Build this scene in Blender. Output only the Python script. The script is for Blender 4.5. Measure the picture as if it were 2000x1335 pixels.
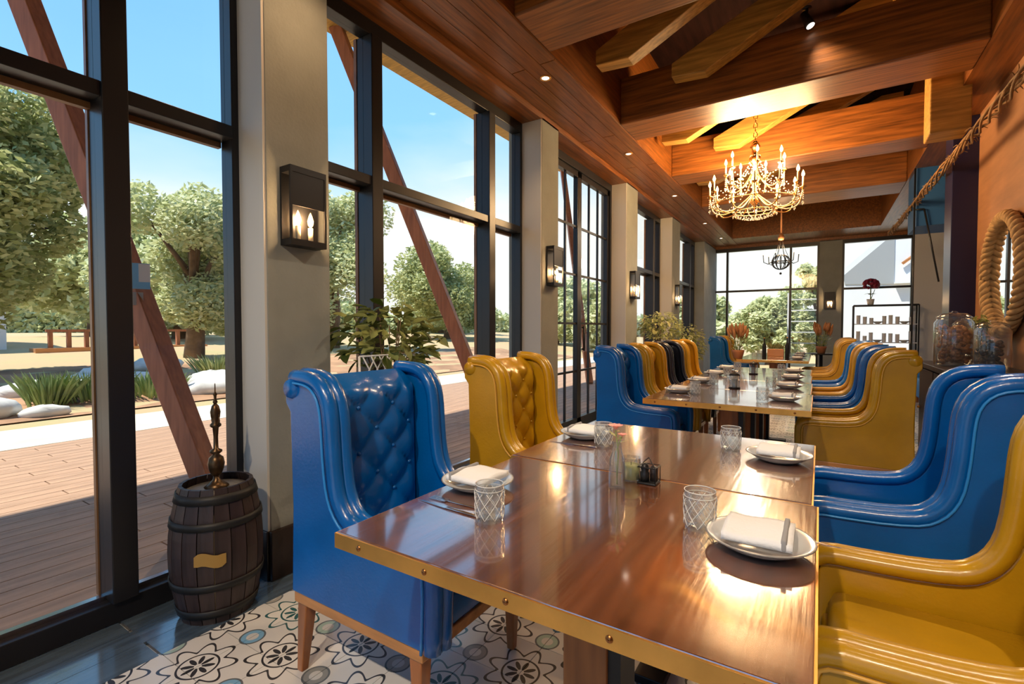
import bpy, math, random
from math import pi, sin, cos, radians
from mathutils import Vector, Matrix
random.seed(7)
S = bpy.context.scene
for o in list(bpy.data.objects):
    bpy.data.objects.remove(o, do_unlink=True)
COL = S.collection

# ------------------------------------------------------------------ camera
cam_d = bpy.data.cameras.new('camera'); cam = bpy.data.objects.new('camera', cam_d); COL.objects.link(cam)
cam_d.sensor_width = 36.0; cam_d.lens = 946.0 / 2000.0 * 36.0; cam_d.clip_start = 0.02; cam_d.clip_end = 400
cam.location = (0, 0, 1.22)
cam.rotation_euler = (radians(90 - 1.605), 0, radians(32.46))
S.camera = cam

# ------------------------------------------------------------------ view
S.view_settings.view_transform = 'Standard'; S.view_settings.look = 'None'
S.view_settings.gamma = 1.0; S.view_settings.use_curve_mapping = False
S.view_settings.exposure = 0.25

# ------------------------------------------------------------------ sky
W = bpy.data.worlds.new('sky'); S.world = W; W.use_nodes = True
nt = W.node_tree; nt.nodes.clear()
def N(nt, t, **k):
    n = nt.nodes.new(t)
    for a, b in k.items(): setattr(n, a, b)
    return n
out = N(nt, 'ShaderNodeOutputWorld'); bg = N(nt, 'ShaderNodeBackground'); tc = N(nt, 'ShaderNodeTexCoord')
sep = N(nt, 'ShaderNodeSeparateXYZ'); nt.links.new(tc.outputs['Generated'], sep.inputs[0])
# haze towards the sun's side of the sky (+Y) lifts the height at which the blue begins
ma = N(nt, 'ShaderNodeMath', operation='MULTIPLY_ADD'); nt.links.new(sep.outputs[1], ma.inputs[0]); ma.inputs[1].default_value = -0.15
nt.links.new(sep.outputs[2], ma.inputs[2])
no = N(nt, 'ShaderNodeTexNoise'); no.inputs['Scale'].default_value = 2.2; no.inputs['Detail'].default_value = 6
mp = N(nt, 'ShaderNodeMapping'); mp.inputs['Scale'].default_value = (1, 1, 3); nt.links.new(tc.outputs['Generated'], mp.inputs[0]); nt.links.new(mp.outputs[0], no.inputs[0])
mb2 = N(nt, 'ShaderNodeMath', operation='MULTIPLY_ADD'); nt.links.new(no.outputs[0], mb2.inputs[0]); mb2.inputs[1].default_value = -0.22
nt.links.new(ma.outputs[0], mb2.inputs[2])
rp = N(nt, 'ShaderNodeValToRGB'); nt.links.new(mb2.outputs[0], rp.inputs[0])
e = rp.color_ramp.elements; e[0].position = 0.0; e[0].color = (0.80, 0.80, 0.78, 1)
e[1].position = 0.17; e[1].color = (0.26, 0.55, 0.95, 1)
a = rp.color_ramp.elements.new(0.08); a.color = (0.50, 0.68, 0.84, 1)
b = rp.color_ramp.elements.new(0.6); b.color = (0.14, 0.38, 0.80, 1)
nt.links.new(rp.outputs[0], bg.inputs[0]); bg.inputs[1].default_value = 1.25
nt.links.new(bg.outputs[0], out.inputs[0])

# ------------------------------------------------------------------ sun
sd = bpy.data.lights.new('sun', 'SUN'); sun = bpy.data.objects.new('sun', sd); COL.objects.link(sun)
sd.energy = 6.5; sd.angle = radians(0.6); sd.color = (1, 0.93, 0.82)
sun.rotation_euler = Vector((-0.36, -0.42, 1.0)).to_track_quat('Z', 'Y').to_euler()

# ------------------------------------------------------------------ materials
MAT = {}
def mat(name, col, rough=0.5, metal=0.0, coat=0.0, spec=0.5, emit=0, bump=0, bscale=20, vary=0, vscale=5, stretch=(1, 1, 1), alpha=1, trans=0, ior=1.45, coords='Object', col2=None, coat_r=0.1, cior=1.5):
    m = bpy.data.materials.new(name); m.use_nodes = True; t = m.node_tree; p = t.nodes['Principled BSDF']
    p.inputs['Base Color'].default_value = (*col, 1); p.inputs['Roughness'].default_value = rough
    p.inputs['Metallic'].default_value = metal; p.inputs['Coat Weight'].default_value = coat
    p.inputs['Coat Roughness'].default_value = coat_r; p.inputs['Coat IOR'].default_value = cior; p.inputs['IOR'].default_value = ior
    p.inputs['Specular IOR Level'].default_value = spec
    if trans: p.inputs['Transmission Weight'].default_value = trans
    if emit: p.inputs['Emission Color'].default_value = (*col, 1); p.inputs['Emission Strength'].default_value = emit
    if vary or col2 or bump:
        tc = N(t, 'ShaderNodeTexCoord'); mp = N(t, 'ShaderNodeMapping'); mp.inputs['Scale'].default_value = stretch
        t.links.new(tc.outputs[coords], mp.inputs[0])
    if vary or col2:
        n = N(t, 'ShaderNodeTexNoise'); n.inputs['Scale'].default_value = vscale; n.inputs['Detail'].default_value = 6
        t.links.new(mp.outputs[0], n.inputs[0])
        r = N(t, 'ShaderNodeValToRGB'); c2 = col2 if col2 else tuple(c * (1 - vary) for c in col)
        c1 = col if col2 else tuple(min(1, c * (1 + vary)) for c in col)
        r.color_ramp.elements[0].position = 0.3; r.color_ramp.elements[0].color = (*c2, 1)
        r.color_ramp.elements[1].position = 0.7; r.color_ramp.elements[1].color = (*c1, 1)
        t.links.new(n.outputs[0], r.inputs[0]); t.links.new(r.outputs[0], p.inputs['Base Color'])
    if bump:
        n = N(t, 'ShaderNodeTexNoise'); n.inputs['Scale'].default_value = bscale; n.inputs['Detail'].default_value = 4
        t.links.new(mp.outputs[0], n.inputs[0]); bn = N(t, 'ShaderNodeBump'); bn.inputs['Strength'].default_value = bump
        bn.inputs['Distance'].default_value = 0.01
        t.links.new(n.outputs[0], bn.inputs['Height']); t.links.new(bn.outputs[0], p.inputs['Normal'])
    MAT[name] = m; return m

mat('black_frame', (0.012, 0.012, 0.014), 0.35)
mat('frame_inner', (0.26, 0.12, 0.05), 0.45, vary=0.3)
mat('plaster', (0.25, 0.26, 0.235), 0.75, bump=0.15, bscale=60, vary=0.08)
mat('daylit_face_paint', (0.55, 0.53, 0.48), 0.6)  # pale colour that paints the light on the pier sides
mat('ceil_wood', (0.21, 0.066, 0.010), 0.42, coat=0.15, coat_r=0.25, vary=0.45, vscale=3, stretch=(14, 0.9, 14), bump=0.12, bscale=8)
mat('beam_wood', (0.24, 0.080, 0.014), 0.45, coat=0.15, coat_r=0.25, vary=0.5, vscale=3, stretch=(0.8, 14, 14), bump=0.15, bscale=8)
mat('rafter_wood', (0.44, 0.24, 0.05), 0.5, vary=0.4, vscale=3, stretch=(1, 12, 12))
mat('dark_roof', (0.012, 0.004, 0.003), 0.95, spec=0.1, vary=0.5, vscale=2, stretch=(10, 1, 1))
mat('brown_wall', (0.30, 0.135, 0.055), 0.55, vary=0.2, vscale=2, stretch=(1, 1, 6))
mat('white_wall', (0.62, 0.62, 0.62), 0.7)
mat('navy_paint', (0.012, 0.012, 0.05), 0.3)
mat('dark_base', (0.018, 0.01, 0.008), 0.4)
mat('plank', (0.075, 0.11, 0.15), 0.2, coat=1.0, cior=1.9, vary=0.35, vscale=3, stretch=(12, 0.8, 1), bump=0.1, bscale=10)  # blue tint of the base stands in for reflected sky
mat('deck', (0.46, 0.28, 0.18), 0.6, vary=0.3, vscale=2, stretch=(8, 0.7, 1), coords='Object')
mat('path', (0.62, 0.58, 0.48), 0.85, vary=0.12, vscale=1.5)
mat('soil', (0.40, 0.22, 0.12), 0.95, vary=0.4, vscale=1.2, bump=0.4, bscale=5)
mat('lawn', (0.42, 0.37, 0.18), 0.95, vary=0.3, vscale=0.5, col2=(0.54, 0.34, 0.20))
mat('rock', (0.68, 0.66, 0.62), 0.9, vary=0.2, vscale=4, bump=0.5, bscale=6)
mat('leaf_olive0', (0.20, 0.26, 0.075), 0.5, vary=0.35, vscale=1.1, coords='Object')
mat('leaf_pale0', (0.32, 0.36, 0.14), 0.55, vary=0.3, vscale=0.8)
mat('leaf_dark0', (0.06, 0.10, 0.02), 0.35, coat=0.3)
mat('grass_blade', (0.26, 0.34, 0.12), 0.6, vary=0.3)
mat('bark', (0.16, 0.10, 0.06), 0.9, vary=0.3)
mat('brace_wood', (0.36, 0.13, 0.06), 0.55, vary=0.25, vscale=4, stretch=(6, 6, 0.6))
mat('white_paint', (0.75, 0.76, 0.78), 0.6)
mat('grey_paint', (0.34, 0.35, 0.36), 0.6)
mat('sign_blue', (0.20, 0.50, 0.80), 0.4)
mat('leather_blue', (0.0, 0.098, 0.37), 0.27, coat=0.25, coat_r=0.15, bump=0.08, bscale=90, vary=0.12, vscale=6)
mat('leather_mustard', (0.46, 0.245, 0.006), 0.3, coat=0.25, coat_r=0.15, bump=0.08, bscale=90, vary=0.12, vscale=6)
mat('leather_navy', (0.012, 0.016, 0.032), 0.25, coat=0.3, bump=0.08, bscale=90)
mat('leather_brown', (0.30, 0.11, 0.02), 0.3, coat=0.25, bump=0.08, bscale=90, vary=0.12)
mat('pipe_blue', (0.02, 0.22, 0.6), 0.3)
mat('pipe_mustard', (0.62, 0.33, 0.05), 0.35)
mat('chair_wood', (0.34, 0.115, 0.03), 0.35, coat=0.4, vary=0.3, vscale=6, stretch=(4, 4, 0.8))
mat('rail_wood', (0.46, 0.20, 0.06), 0.4, coat=0.3, vary=0.3, vscale=4, stretch=(1, 6, 6))
mat('table_wood', (0.13, 0.042, 0.016), 0.2, coat=1.0, coat_r=0.07, spec=0.9, ior=1.7, cior=2.8, vary=0.42, vscale=2.2, stretch=(16, 1.1, 1), bump=0.06, bscale=5, coords='Object')
mat('brass', (0.80, 0.42, 0.10), 0.32, metal=0.85, vary=0.15, vscale=10)
mat('stud', (0.30, 0.12, 0.04), 0.3, metal=1)
mat('ped_wood', (0.26, 0.085, 0.02), 0.4, vary=0.4, vscale=4, stretch=(6, 6, 0.7))
mat('iron', (0.02, 0.02, 0.022), 0.4, metal=0.5)
mat('bronze', (0.10, 0.06, 0.03), 0.35, metal=0.85)
mat('gold', (0.70, 0.40, 0.15), 0.25, metal=1)
mat('crystal', (1, 0.95, 0.88), 0.02, trans=0.85, ior=1.5)
mat('candle', (0.85, 0.72, 0.50), 0.5)
mat('bulb', (1.0, 0.66, 0.25), 0.4, emit=14)
mat('flame', (1.0, 0.55, 0.20), 0.4, emit=9)
mat('lens', (1.0, 0.90, 0.75), 0.4, emit=6)
mat('ceramic', (0.50, 0.51, 0.52), 0.18, coat=0.5)
mat('ceramic_rim', (0.22, 0.21, 0.20), 0.25)
mat('linen', (0.75, 0.76, 0.78), 0.85, bump=0.2, bscale=150)
mat('linen_band', (0.28, 0.28, 0.29), 0.85)
mat('steel', (0.62, 0.62, 0.64), 0.18, metal=1)
mat('clear_glass', (0.97, 0.99, 0.99), 0.02, trans=1, ior=1.45)
mat('wax', (0.55, 0.56, 0.22), 0.4)
mat('petal', (0.85, 0.35, 0.30), 0.6)
mat('petal_dark', (0.22, 0.01, 0.04), 0.6)
mat('stem', (0.16, 0.24, 0.06), 0.5)
mat('plume', (0.38, 0.17, 0.07), 0.8, vary=0.3)
mat('terracotta', (0.36, 0.14, 0.06), 0.6, vary=0.2)
mat('copper_pot', (0.62, 0.28, 0.12), 0.4, metal=0.4)
mat('barrel_wood', (0.03, 0.018, 0.017), 0.45, vary=0.5, vscale=4, stretch=(5, 5, 0.7), bump=0.3, bscale=8)
mat('barrel_top', (0.22, 0.21, 0.19), 0.45, vary=0.3, vscale=3, stretch=(1, 8, 1))
mat('barrel_band', (0.03, 0.03, 0.03), 0.5, metal=0.6)
mat('label_gold', (0.38, 0.22, 0.05), 0.6)
mat('sideboard_wood', (0.03, 0.02, 0.018), 0.4)
mat('cork', (0.42, 0.18, 0.07), 0.8, vary=0.4, vscale=20)
mat('rope', (0.42, 0.25, 0.10), 0.8, vary=0.3, vscale=20, bump=0.4, bscale=40)
mat('vine', (0.30, 0.16, 0.06), 0.8, vary=0.4)
mat('mirror', (0.9, 0.9, 0.9), 0.01, metal=1)
mat('shelf_glass', (0.8, 0.82, 0.85), 0.15, trans=0.5)
mat('blue_sofa', (0.01, 0.20, 0.60), 0.5)
mat('blue_panel', (0.02, 0.10, 0.28), 0.5)

# window glass: clear pane, Fresnel reflection
def pane_mat():
    m = bpy.data.materials.new('pane_glass'); m.use_nodes = True; t = m.node_tree; t.nodes.clear()
    o = N(t, 'ShaderNodeOutputMaterial'); tr = N(t, 'ShaderNodeBsdfTransparent'); gl = N(t, 'ShaderNodeBsdfGlossy')
    tr.inputs[0].default_value = (0.95, 0.97, 0.96, 1); gl.inputs['Roughness'].default_value = 0.01
    lw = N(t, 'ShaderNodeLayerWeight'); lw.inputs[0].default_value = 0.5
    pw = N(t, 'ShaderNodeMath', operation='POWER'); t.links.new(lw.outputs['Facing'], pw.inputs[0]); pw.inputs[1].default_value = 5.0
    fr = N(t, 'ShaderNodeMath', operation='MULTIPLY_ADD'); t.links.new(pw.outputs[0], fr.inputs[0]); fr.inputs[1].default_value = 0.4; fr.inputs[2].default_value = 0.015
    mx = N(t, 'ShaderNodeMixShader')
    t.links.new(fr.outputs[0], mx.inputs[0]); t.links.new(tr.outputs[0], mx.inputs[1]); t.links.new(gl.outputs[0], mx.inputs[2])
    t.links.new(mx.outputs[0], o.inputs[0]); MAT['pane_glass'] = m
pane_mat()
# thin-walled table glass: see-through with a bright rim reflection and a faint milky cut surface
def thin_glass(name, milk):
    m = bpy.data.materials.new(name); m.use_nodes = True; t = m.node_tree; t.nodes.clear()
    o = N(t, 'ShaderNodeOutputMaterial'); tr = N(t, 'ShaderNodeBsdfTransparent'); gl = N(t, 'ShaderNodeBsdfGlossy'); df = N(t, 'ShaderNodeBsdfDiffuse')
    tr.inputs[0].default_value = (0.93, 0.95, 0.95, 1); gl.inputs['Roughness'].default_value = 0.03; df.inputs[0].default_value = (0.85, 0.86, 0.86, 1)
    lw = N(t, 'ShaderNodeLayerWeight'); lw.inputs[0].default_value = 0.5
    pw = N(t, 'ShaderNodeMath', operation='POWER'); t.links.new(lw.outputs['Facing'], pw.inputs[0]); pw.inputs[1].default_value = 2.2
    fr = N(t, 'ShaderNodeMath', operation='MULTIPLY_ADD'); t.links.new(pw.outputs[0], fr.inputs[0]); fr.inputs[1].default_value = 0.8; fr.inputs[2].default_value = 0.06
    m1 = N(t, 'ShaderNodeMixShader'); m1.inputs[0].default_value = milk; t.links.new(tr.outputs[0], m1.inputs[1]); t.links.new(df.outputs[0], m1.inputs[2])
    mx = N(t, 'ShaderNodeMixShader'); t.links.new(fr.outputs[0], mx.inputs[0]); t.links.new(m1.outputs[0], mx.inputs[1]); t.links.new(gl.outputs[0], mx.inputs[2])
    t.links.new(mx.outputs[0], o.inputs[0]); MAT[name] = m
thin_glass('clear_glass', 0.04); thin_glass('cut_glass', 0.07); thin_glass('frosted', 0.75)
def leaf_mat(name, c1, c2, tw=0.35):
    m = bpy.data.materials.new(name); m.use_nodes = True; t = m.node_tree; t.nodes.clear()
    o = N(t, 'ShaderNodeOutputMaterial'); df = N(t, 'ShaderNodeBsdfPrincipled'); df.inputs['Roughness'].default_value = .55; tl = N(t, 'ShaderNodeBsdfTranslucent'); mx = N(t, 'ShaderNodeMixShader')
    g = N(t, 'ShaderNodeNewGeometry'); r = N(t, 'ShaderNodeValToRGB'); t.links.new(g.outputs['Random Per Island'], r.inputs[0])
    if 'leaf_dark' == name: oi = N(t, 'ShaderNodeObjectInfo'); t.links.new(oi.outputs['Random'], r.inputs[0])
    r.color_ramp.elements[0].color = (*c1, 1); r.color_ramp.elements[1].color = (*c2, 1)
    t.links.new(r.outputs[0], df.inputs['Base Color']); t.links.new(r.outputs[0], tl.inputs[0]); mx.inputs[0].default_value = tw
    t.links.new(df.outputs[0], mx.inputs[1]); t.links.new(tl.outputs[0], mx.inputs[2]); t.links.new(mx.outputs[0], o.inputs[0]); MAT[name] = m
leaf_mat('leaf_olive', (0.24, 0.28, 0.08), (0.62, 0.62, 0.30)); leaf_mat('leaf_pale', (0.42, 0.46, 0.20), (0.74, 0.74, 0.44)); leaf_mat('leaf_dark', (0.04, 0.07, 0.01), (0.34, 0.38, 0.12), .25)

# patterned cement tile (flat print): eight-pointed rosettes, small blue motifs between
def tile_mat():
    m = bpy.data.materials.new('patterned_tile'); m.use_nodes = True; t = m.node_tree; p = t.nodes['Principled BSDF']
    L = t.links.new
    def M(op, a, b=None, c=None):
        n = N(t, 'ShaderNodeMath', operation=op)
        for i, v in enumerate((a, b, c)):
            if v is None: continue
            if isinstance(v, (int, float)): n.inputs[i].default_value = v
            else: L(v, n.inputs[i])
        return n.outputs[0]
    g = N(t, 'ShaderNodeNewGeometry'); s = N(t, 'ShaderNodeSeparateXYZ'); L(g.outputs['Position'], s.inputs[0])
    x = M('ADD', s.outputs[0], 1.88 + 40 * 0.4 + 0.0); y = M('ADD', s.outputs[1], -0.84 + 40 * 0.4)
    k = 1 / 0.28284
    u = M('MULTIPLY', M('ADD', x, y), k * 0.70711); v = M('MULTIPLY', M('SUBTRACT', M('ADD', x, 40.0 * .28284 * 1.41421), y), k * 0.70711)
    u = M('ADD', u, 0.5); v = M('ADD', v, 0.5)
    cu = M('FLOOR', u); cv = M('FLOOR', v)
    fu = M('SUBTRACT', M('SUBTRACT', u, cu), 0.5); fv = M('SUBTRACT', M('SUBTRACT', v, cv), 0.5)
    r = M('SQRT', M('ADD', M('MULTIPLY', fu, fu), M('MULTIPLY', fv, fv)))
    th = M('ARCTAN2', fv, fu); c8 = M('COSINE', M('MULTIPLY', th, 8.0))
    spike = M('POWER', M('ABSOLUTE', M('COSINE', M('MULTIPLY', th, 4.0))), 1.6)
    edge = M('MULTIPLY_ADD', spike, 0.15, 0.30)
    line = M('LESS_THAN', M('ABSOLUTE', M('SUBTRACT', r, edge)), 0.020)
    petal = M('MULTIPLY', M('LESS_THAN', r, M('MULTIPLY_ADD', spike, 0.13, 0.07)), M('GREATER_THAN', r, 0.045))
    petal = M('MULTIPLY', petal, M('GREATER_THAN', spike, 0.25))
    arm = M('LESS_THAN', M('ABSOLUTE', M('SUBTRACT', r, 0.235)), 0.013)
    dark = M('MAXIMUM', line, M('MAXIMUM', petal, arm))
    au = M('SUBTRACT', 0.5, M('ABSOLUTE', fu)); av = M('SUBTRACT', 0.5, M('ABSOLUTE', fv))
    rc = M('SQRT', M('ADD', M('MULTIPLY', au, au), M('MULTIPLY', av, av)))
    cor = M('LESS_THAN', rc, 0.17); cin = M('LESS_THAN', rc, 0.08)
    ring = M('MULTIPLY', cor, M('GREATER_THAN', rc, 0.145))
    wn = N(t, 'ShaderNodeTexWhiteNoise', noise_dimensions='2D'); cb = N(t, 'ShaderNodeCombineXYZ')
    L(M('FLOOR', M('ADD', u, 0.5)), cb.inputs[0]); L(M('FLOOR', M('ADD', v, 0.5)), cb.inputs[1]); L(cb.outputs[0], wn.inputs[0])
    rampc = N(t, 'ShaderNodeValToRGB'); rampc.color_ramp.interpolation = 'CONSTANT'; L(wn.outputs[0], rampc.inputs[0])
    el = rampc.color_ramp.elements; el[0].color = (0.28, 0.29, 0.28, 1); el[1].position = 0.35; el[1].color = (0.20, 0.42, 0.62, 1)
    z = el.new(0.6); z.color = (0.36, 0.50, 0.44, 1); z = el.new(0.8); z.color = (0.40, 0.38, 0.34, 1)
    wn2 = N(t, 'ShaderNodeTexWhiteNoise', noise_dimensions='2D'); cb2 = N(t, 'ShaderNodeCombineXYZ'); L(cu, cb2.inputs[0]); L(cv, cb2.inputs[1]); L(cb2.outputs[0], wn2.inputs[0])
    rd = N(t, 'ShaderNodeValToRGB'); rd.color_ramp.interpolation = 'CONSTANT'; L(wn2.outputs[0], rd.inputs[0])
    el = rd.color_ramp.elements; el[0].color = (0.035, 0.035, 0.04, 1); el[1].position = 0.7; el[1].color = (0.03, 0.12, 0.13, 1)
    z = el.new(0.86); z.color = (0.05, 0.14, 0.25, 1)
    def mix(f, a, b):
        n = N(t, 'ShaderNodeMix', data_type='RGBA'); L(f, n.inputs[0])
        for s_, v_ in ((6, a), (7, b)):
            if isinstance(v_, tuple): n.inputs[s_].default_value = (*v_, 1)
            else: L(v_, n.inputs[s_])
        return n.outputs[2]
    no = N(t, 'ShaderNodeTexNoise'); no.inputs['Scale'].default_value = 4; L(g.outputs['Position'], no.inputs[0])
    base = N(t, 'ShaderNodeValToRGB'); L(no.outputs[0], base.inputs[0]); base.color_ramp.elements[0].color = (0.60, 0.59, 0.56, 1); base.color_ramp.elements[1].color = (0.76, 0.75, 0.72, 1)
    c = mix(M('LESS_THAN', r, edge), base.outputs[0], (0.74, 0.73, 0.69))
    c = mix(cor, c, rampc.outputs[0]); c = mix(cin, c, (0.60, 0.60, 0.58)); c = mix(ring, c, (0.12, 0.14, 0.15)); c = mix(dark, c, rd.outputs[0])
    L(c, p.inputs['Base Color']); p.inputs['Roughness'].default_value = 0.33; p.inputs['Coat Weight'].default_value = 0.25
    MAT['patterned_tile'] = m
tile_mat()

# ------------------------------------------------------------------ mesh helpers
class MB:
    def __init__(s): s.v = []; s.f = []; s.sm = []
    def add(s, vs, fs, smooth=False):
        o = len(s.v); s.v += [tuple(v) for v in vs]; s.f += [tuple(i + o for i in f) for f in fs]; s.sm += [smooth] * len(fs); return s
    def box(s, x0, x1, y0, y1, z0, z1):
        v = [(x0, y0, z0), (x1, y0, z0), (x1, y1, z0), (x0, y1, z0), (x0, y0, z1), (x1, y0, z1), (x1, y1, z1), (x0, y1, z1)]
        return s.add(v, [(0, 3, 2, 1), (4, 5, 6, 7), (0, 1, 5, 4), (1, 2, 6, 5), (2, 3, 7, 6), (3, 0, 4, 7)])
    def cbox(s, x0, x1, y0, y1, z0, z1, c=0.01):   # chamfered slab, smooth
        n = 3; pts = []
        def ring(z, ins):
            r = []
            for cx, cy, a0 in ((x1 - c, y1 - c, 0), (x0 + c, y1 - c, 90), (x0 + c, y0 + c, 180), (x1 - c, y0 + c, 270)):
                for i in range(n + 1):
                    a = radians(a0 + 90 * i / n); r.append((cx + (c - ins) * cos(a), cy + (c - ins) * sin(a), z))
            return r
        R = [ring(z0, c), ring(z0 + c * .3, c * .3), ring(z0 + c, 0), ring(z1 - c, 0), ring(z1 - c * .3, c * .3), ring(z1, c)]
        k = len(R[0]); v = [p for r in R for p in r]; f = []
        for i in range(len(R) - 1):
            for j in range(k): f.append((i * k + j, i * k + (j + 1) % k, (i + 1) * k + (j + 1) % k, (i + 1) * k + j))
        f.append(tuple(range(k - 1, -1, -1))); f.append(tuple(range((len(R) - 1) * k, len(R) * k)))
        return s.add(v, f, True)
    def tube(s, pts, r, n=8, cap=True, closed=False):
        pts = [Vector(p) for p in pts]; m = len(pts); rs = r if isinstance(r, (list, tuple)) else [r] * m
        v = []; f = []; up = None
        for i, p in enumerate(pts):
            if closed: d = pts[(i + 1) % m] - pts[i - 1]
            else: d = pts[min(i + 1, m - 1)] - pts[max(i - 1, 0)]
            if d.length < 1e-9: d = Vector((0, 0, 1))
            d.normalize()
            if up is None: up = d.orthogonal().normalized()
            else:
                up = up - d * up.dot(d)
                up = up.normalized() if up.length > 1e-6 else d.orthogonal().normalized()
            w = d.cross(up)
            for j in range(n):
                a = 2 * pi * j / n; v.append(p + (up * cos(a) + w * sin(a)) * rs[i])
        for i in range(m if closed else m - 1):
            for j in range(n):
                k = (i + 1) % m; f.append((i * n + j, i * n + (j + 1) % n, k * n + (j + 1) % n, k * n + j))
        if cap and not closed: f.append(tuple(range(n - 1, -1, -1))); f.append(tuple(range((m - 1) * n, m * n)))
        return s.add(v, f, True)
    def cyl(s, p0, p1, r0, r1=None, n=12): return s.tube([p0, p1], [r0, r0 if r1 is None else r1], n)
    def lathe(s, prof, n=20, c=(0, 0, 0), caps=True):
        v = []; f = []; m = len(prof)
        for r, z in prof:
            for j in range(n): a = 2 * pi * j / n; v.append((c[0] + r * cos(a), c[1] + r * sin(a), c[2] + z))
        for i in range(m - 1):
            for j in range(n): f.append((i * n + j, i * n + (j + 1) % n, (i + 1) * n + (j + 1) % n, (i + 1) * n + j))
        if caps:
            if prof[0][0] > 1e-4: f.append(tuple(range(n - 1, -1, -1)))
            if prof[-1][0] > 1e-4: f.append(tuple(range((m - 1) * n, m * n)))
        return s.add(v, f, True)
    def prism(s, poly, y0, y1, smooth=False):   # polygon in xz, extruded along y
        n = len(poly); v = [(x, y0, z) for x, z in poly] + [(x, y1, z) for x, z in poly]
        f = [tuple(range(n)), tuple(range(2 * n - 1, n - 1, -1))] + [(i, n + i, n + (i + 1) % n, (i + 1) % n) for i in range(n)]
        return s.add(v, f, smooth)
    def sph(s, c, r, n=8, sz=1): 
        prof = [(max(1e-5, r * sin(pi * i / n)), -r * sz * cos(pi * i / n)) for i in range(n + 1)]
        return s.lathe(prof, max(6, n + 2), c, False)
    def bar(s, p0, p1, w, h=None):   # square bar between two points
        h = h or w; p0 = Vector(p0); p1 = Vector(p1); d = (p1 - p0).normalized()
        u = d.cross(Vector((0, 0, 1))); u = u.normalized() if u.length > 1e-4 else Vector((1, 0, 0)); t = u.cross(d)
        v = [p + u * a * w / 2 + t * b * h / 2 for p in (p0, p1) for a, b in ((-1, -1), (1, -1), (1, 1), (-1, 1))]
        return s.add(v, [(0, 1, 2, 3), (7, 6, 5, 4), (0, 4, 5, 1), (1, 5, 6, 2), (2, 6, 7, 3), (3, 7, 4, 0)])
    def mesh(s, name, m):
        me = bpy.data.meshes.new(name); me.from_pydata(s.v, [], s.f); me.validate(); me.update()
        if len(me.polygons) == len(s.sm): me.polygons.foreach_set('use_smooth', s.sm)
        me.materials.append(MAT[m]); return me
    def build(s, name, m, parent=None, bevel=0, loc=None):
        o = bpy.data.objects.new(name, s.mesh(name, m)); COL.objects.link(o)
        if parent is not None: o.parent = parent
        if loc: o.location = loc
        if bevel: b = o.modifiers.new('bevel', 'BEVEL'); b.width = bevel; b.segments = 2; b.limit_method = 'ANGLE'
        return o
def link_mesh(name, me, parent=None, loc=(0, 0, 0), rot=(0, 0, 0), scale=(1, 1, 1)):
    o = bpy.data.objects.new(name, me); COL.objects.link(o); o.parent = parent; o.location = loc; o.rotation_euler = rot; o.scale = scale; return o
def tag(o, label, cat=None, group=None, kind=None):
    o['label'] = label
    if cat: o['category'] = cat
    if group: o['group'] = group
    if kind: o['kind'] = kind
    return o
def empty(name, loc=(0, 0, 0), rz=0):
    o = bpy.data.objects.new(name, None); COL.objects.link(o); o.location = loc; o.rotation_euler = (0, 0, rz); o.empty_display_size = .1; return o
def copy_tree(o, parent=None):
    c = o.copy(); COL.objects.link(c); c.parent = parent
    for k in ('label', 'group'): pass
    for ch in o.children: copy_tree(ch, c)
    return c
def struct(o, label): o['kind'] = 'structure'; o['label'] = label; return o

# =================================================================== SETTING
WX = -2.44      # inner face of the window wall frames
PX = -2.23      # face of the piers
ZS = 3.25       # soffit height
YF = 13.0       # far wall
ZH = 3.15       # window heads
Y0 = -3.2
# ---- floor
fl = MB().box(-2.08, 1.25, Y0, 0.0, -0.12, -0.001).box(-2.08, 3.6, 5.4, YF, -0.12, -0.001).box(-2.08, 1.25, 0.0, 5.4, -0.12, -0.012).box(-2.6, -2.08, Y0, YF, -0.12, -0.014)
floor = struct(fl.build('floor', 'patterned_tile'), 'floor of patterned cement tiles with grey and blue rosettes')
tm = MB().cbox(0.0015, 0.1985, 0.0015, 0.1985, -0.012, 0.0, 0.0012)
tm = MB().box(0.0012, 0.1988, 0.0012, 0.1988, -0.012, 0.0).mesh('tile', 'patterned_tile')
nt_ = 0
for i in range(11):
    for j in range(27):
        link_mesh('tile', tm, floor, (-2.08 + i * 0.2, j * 0.2, random.uniform(-.0006, .0002)))
MB().box(0.12, 1.25, 0, 5.4, -0.012, -0.001).build('tiled_field', 'patterned_tile', floor)['kind'] = 'stuff'
pm = MB().box(0, 0.118, 0, 1.99, -0.014, 0).mesh('plank', 'plank')
for i in range(3):
    for j in range(8):
        if i == 2: sc = (1.15, 1, 1)
        else: sc = (1, 1, 1)
        link_mesh('floor_plank', pm, floor, (-2.44 + i * 0.12, -3.0 + j * 2.0 + (0.7 if i % 2 else 0) - 0.2, 0), scale=sc)

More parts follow.
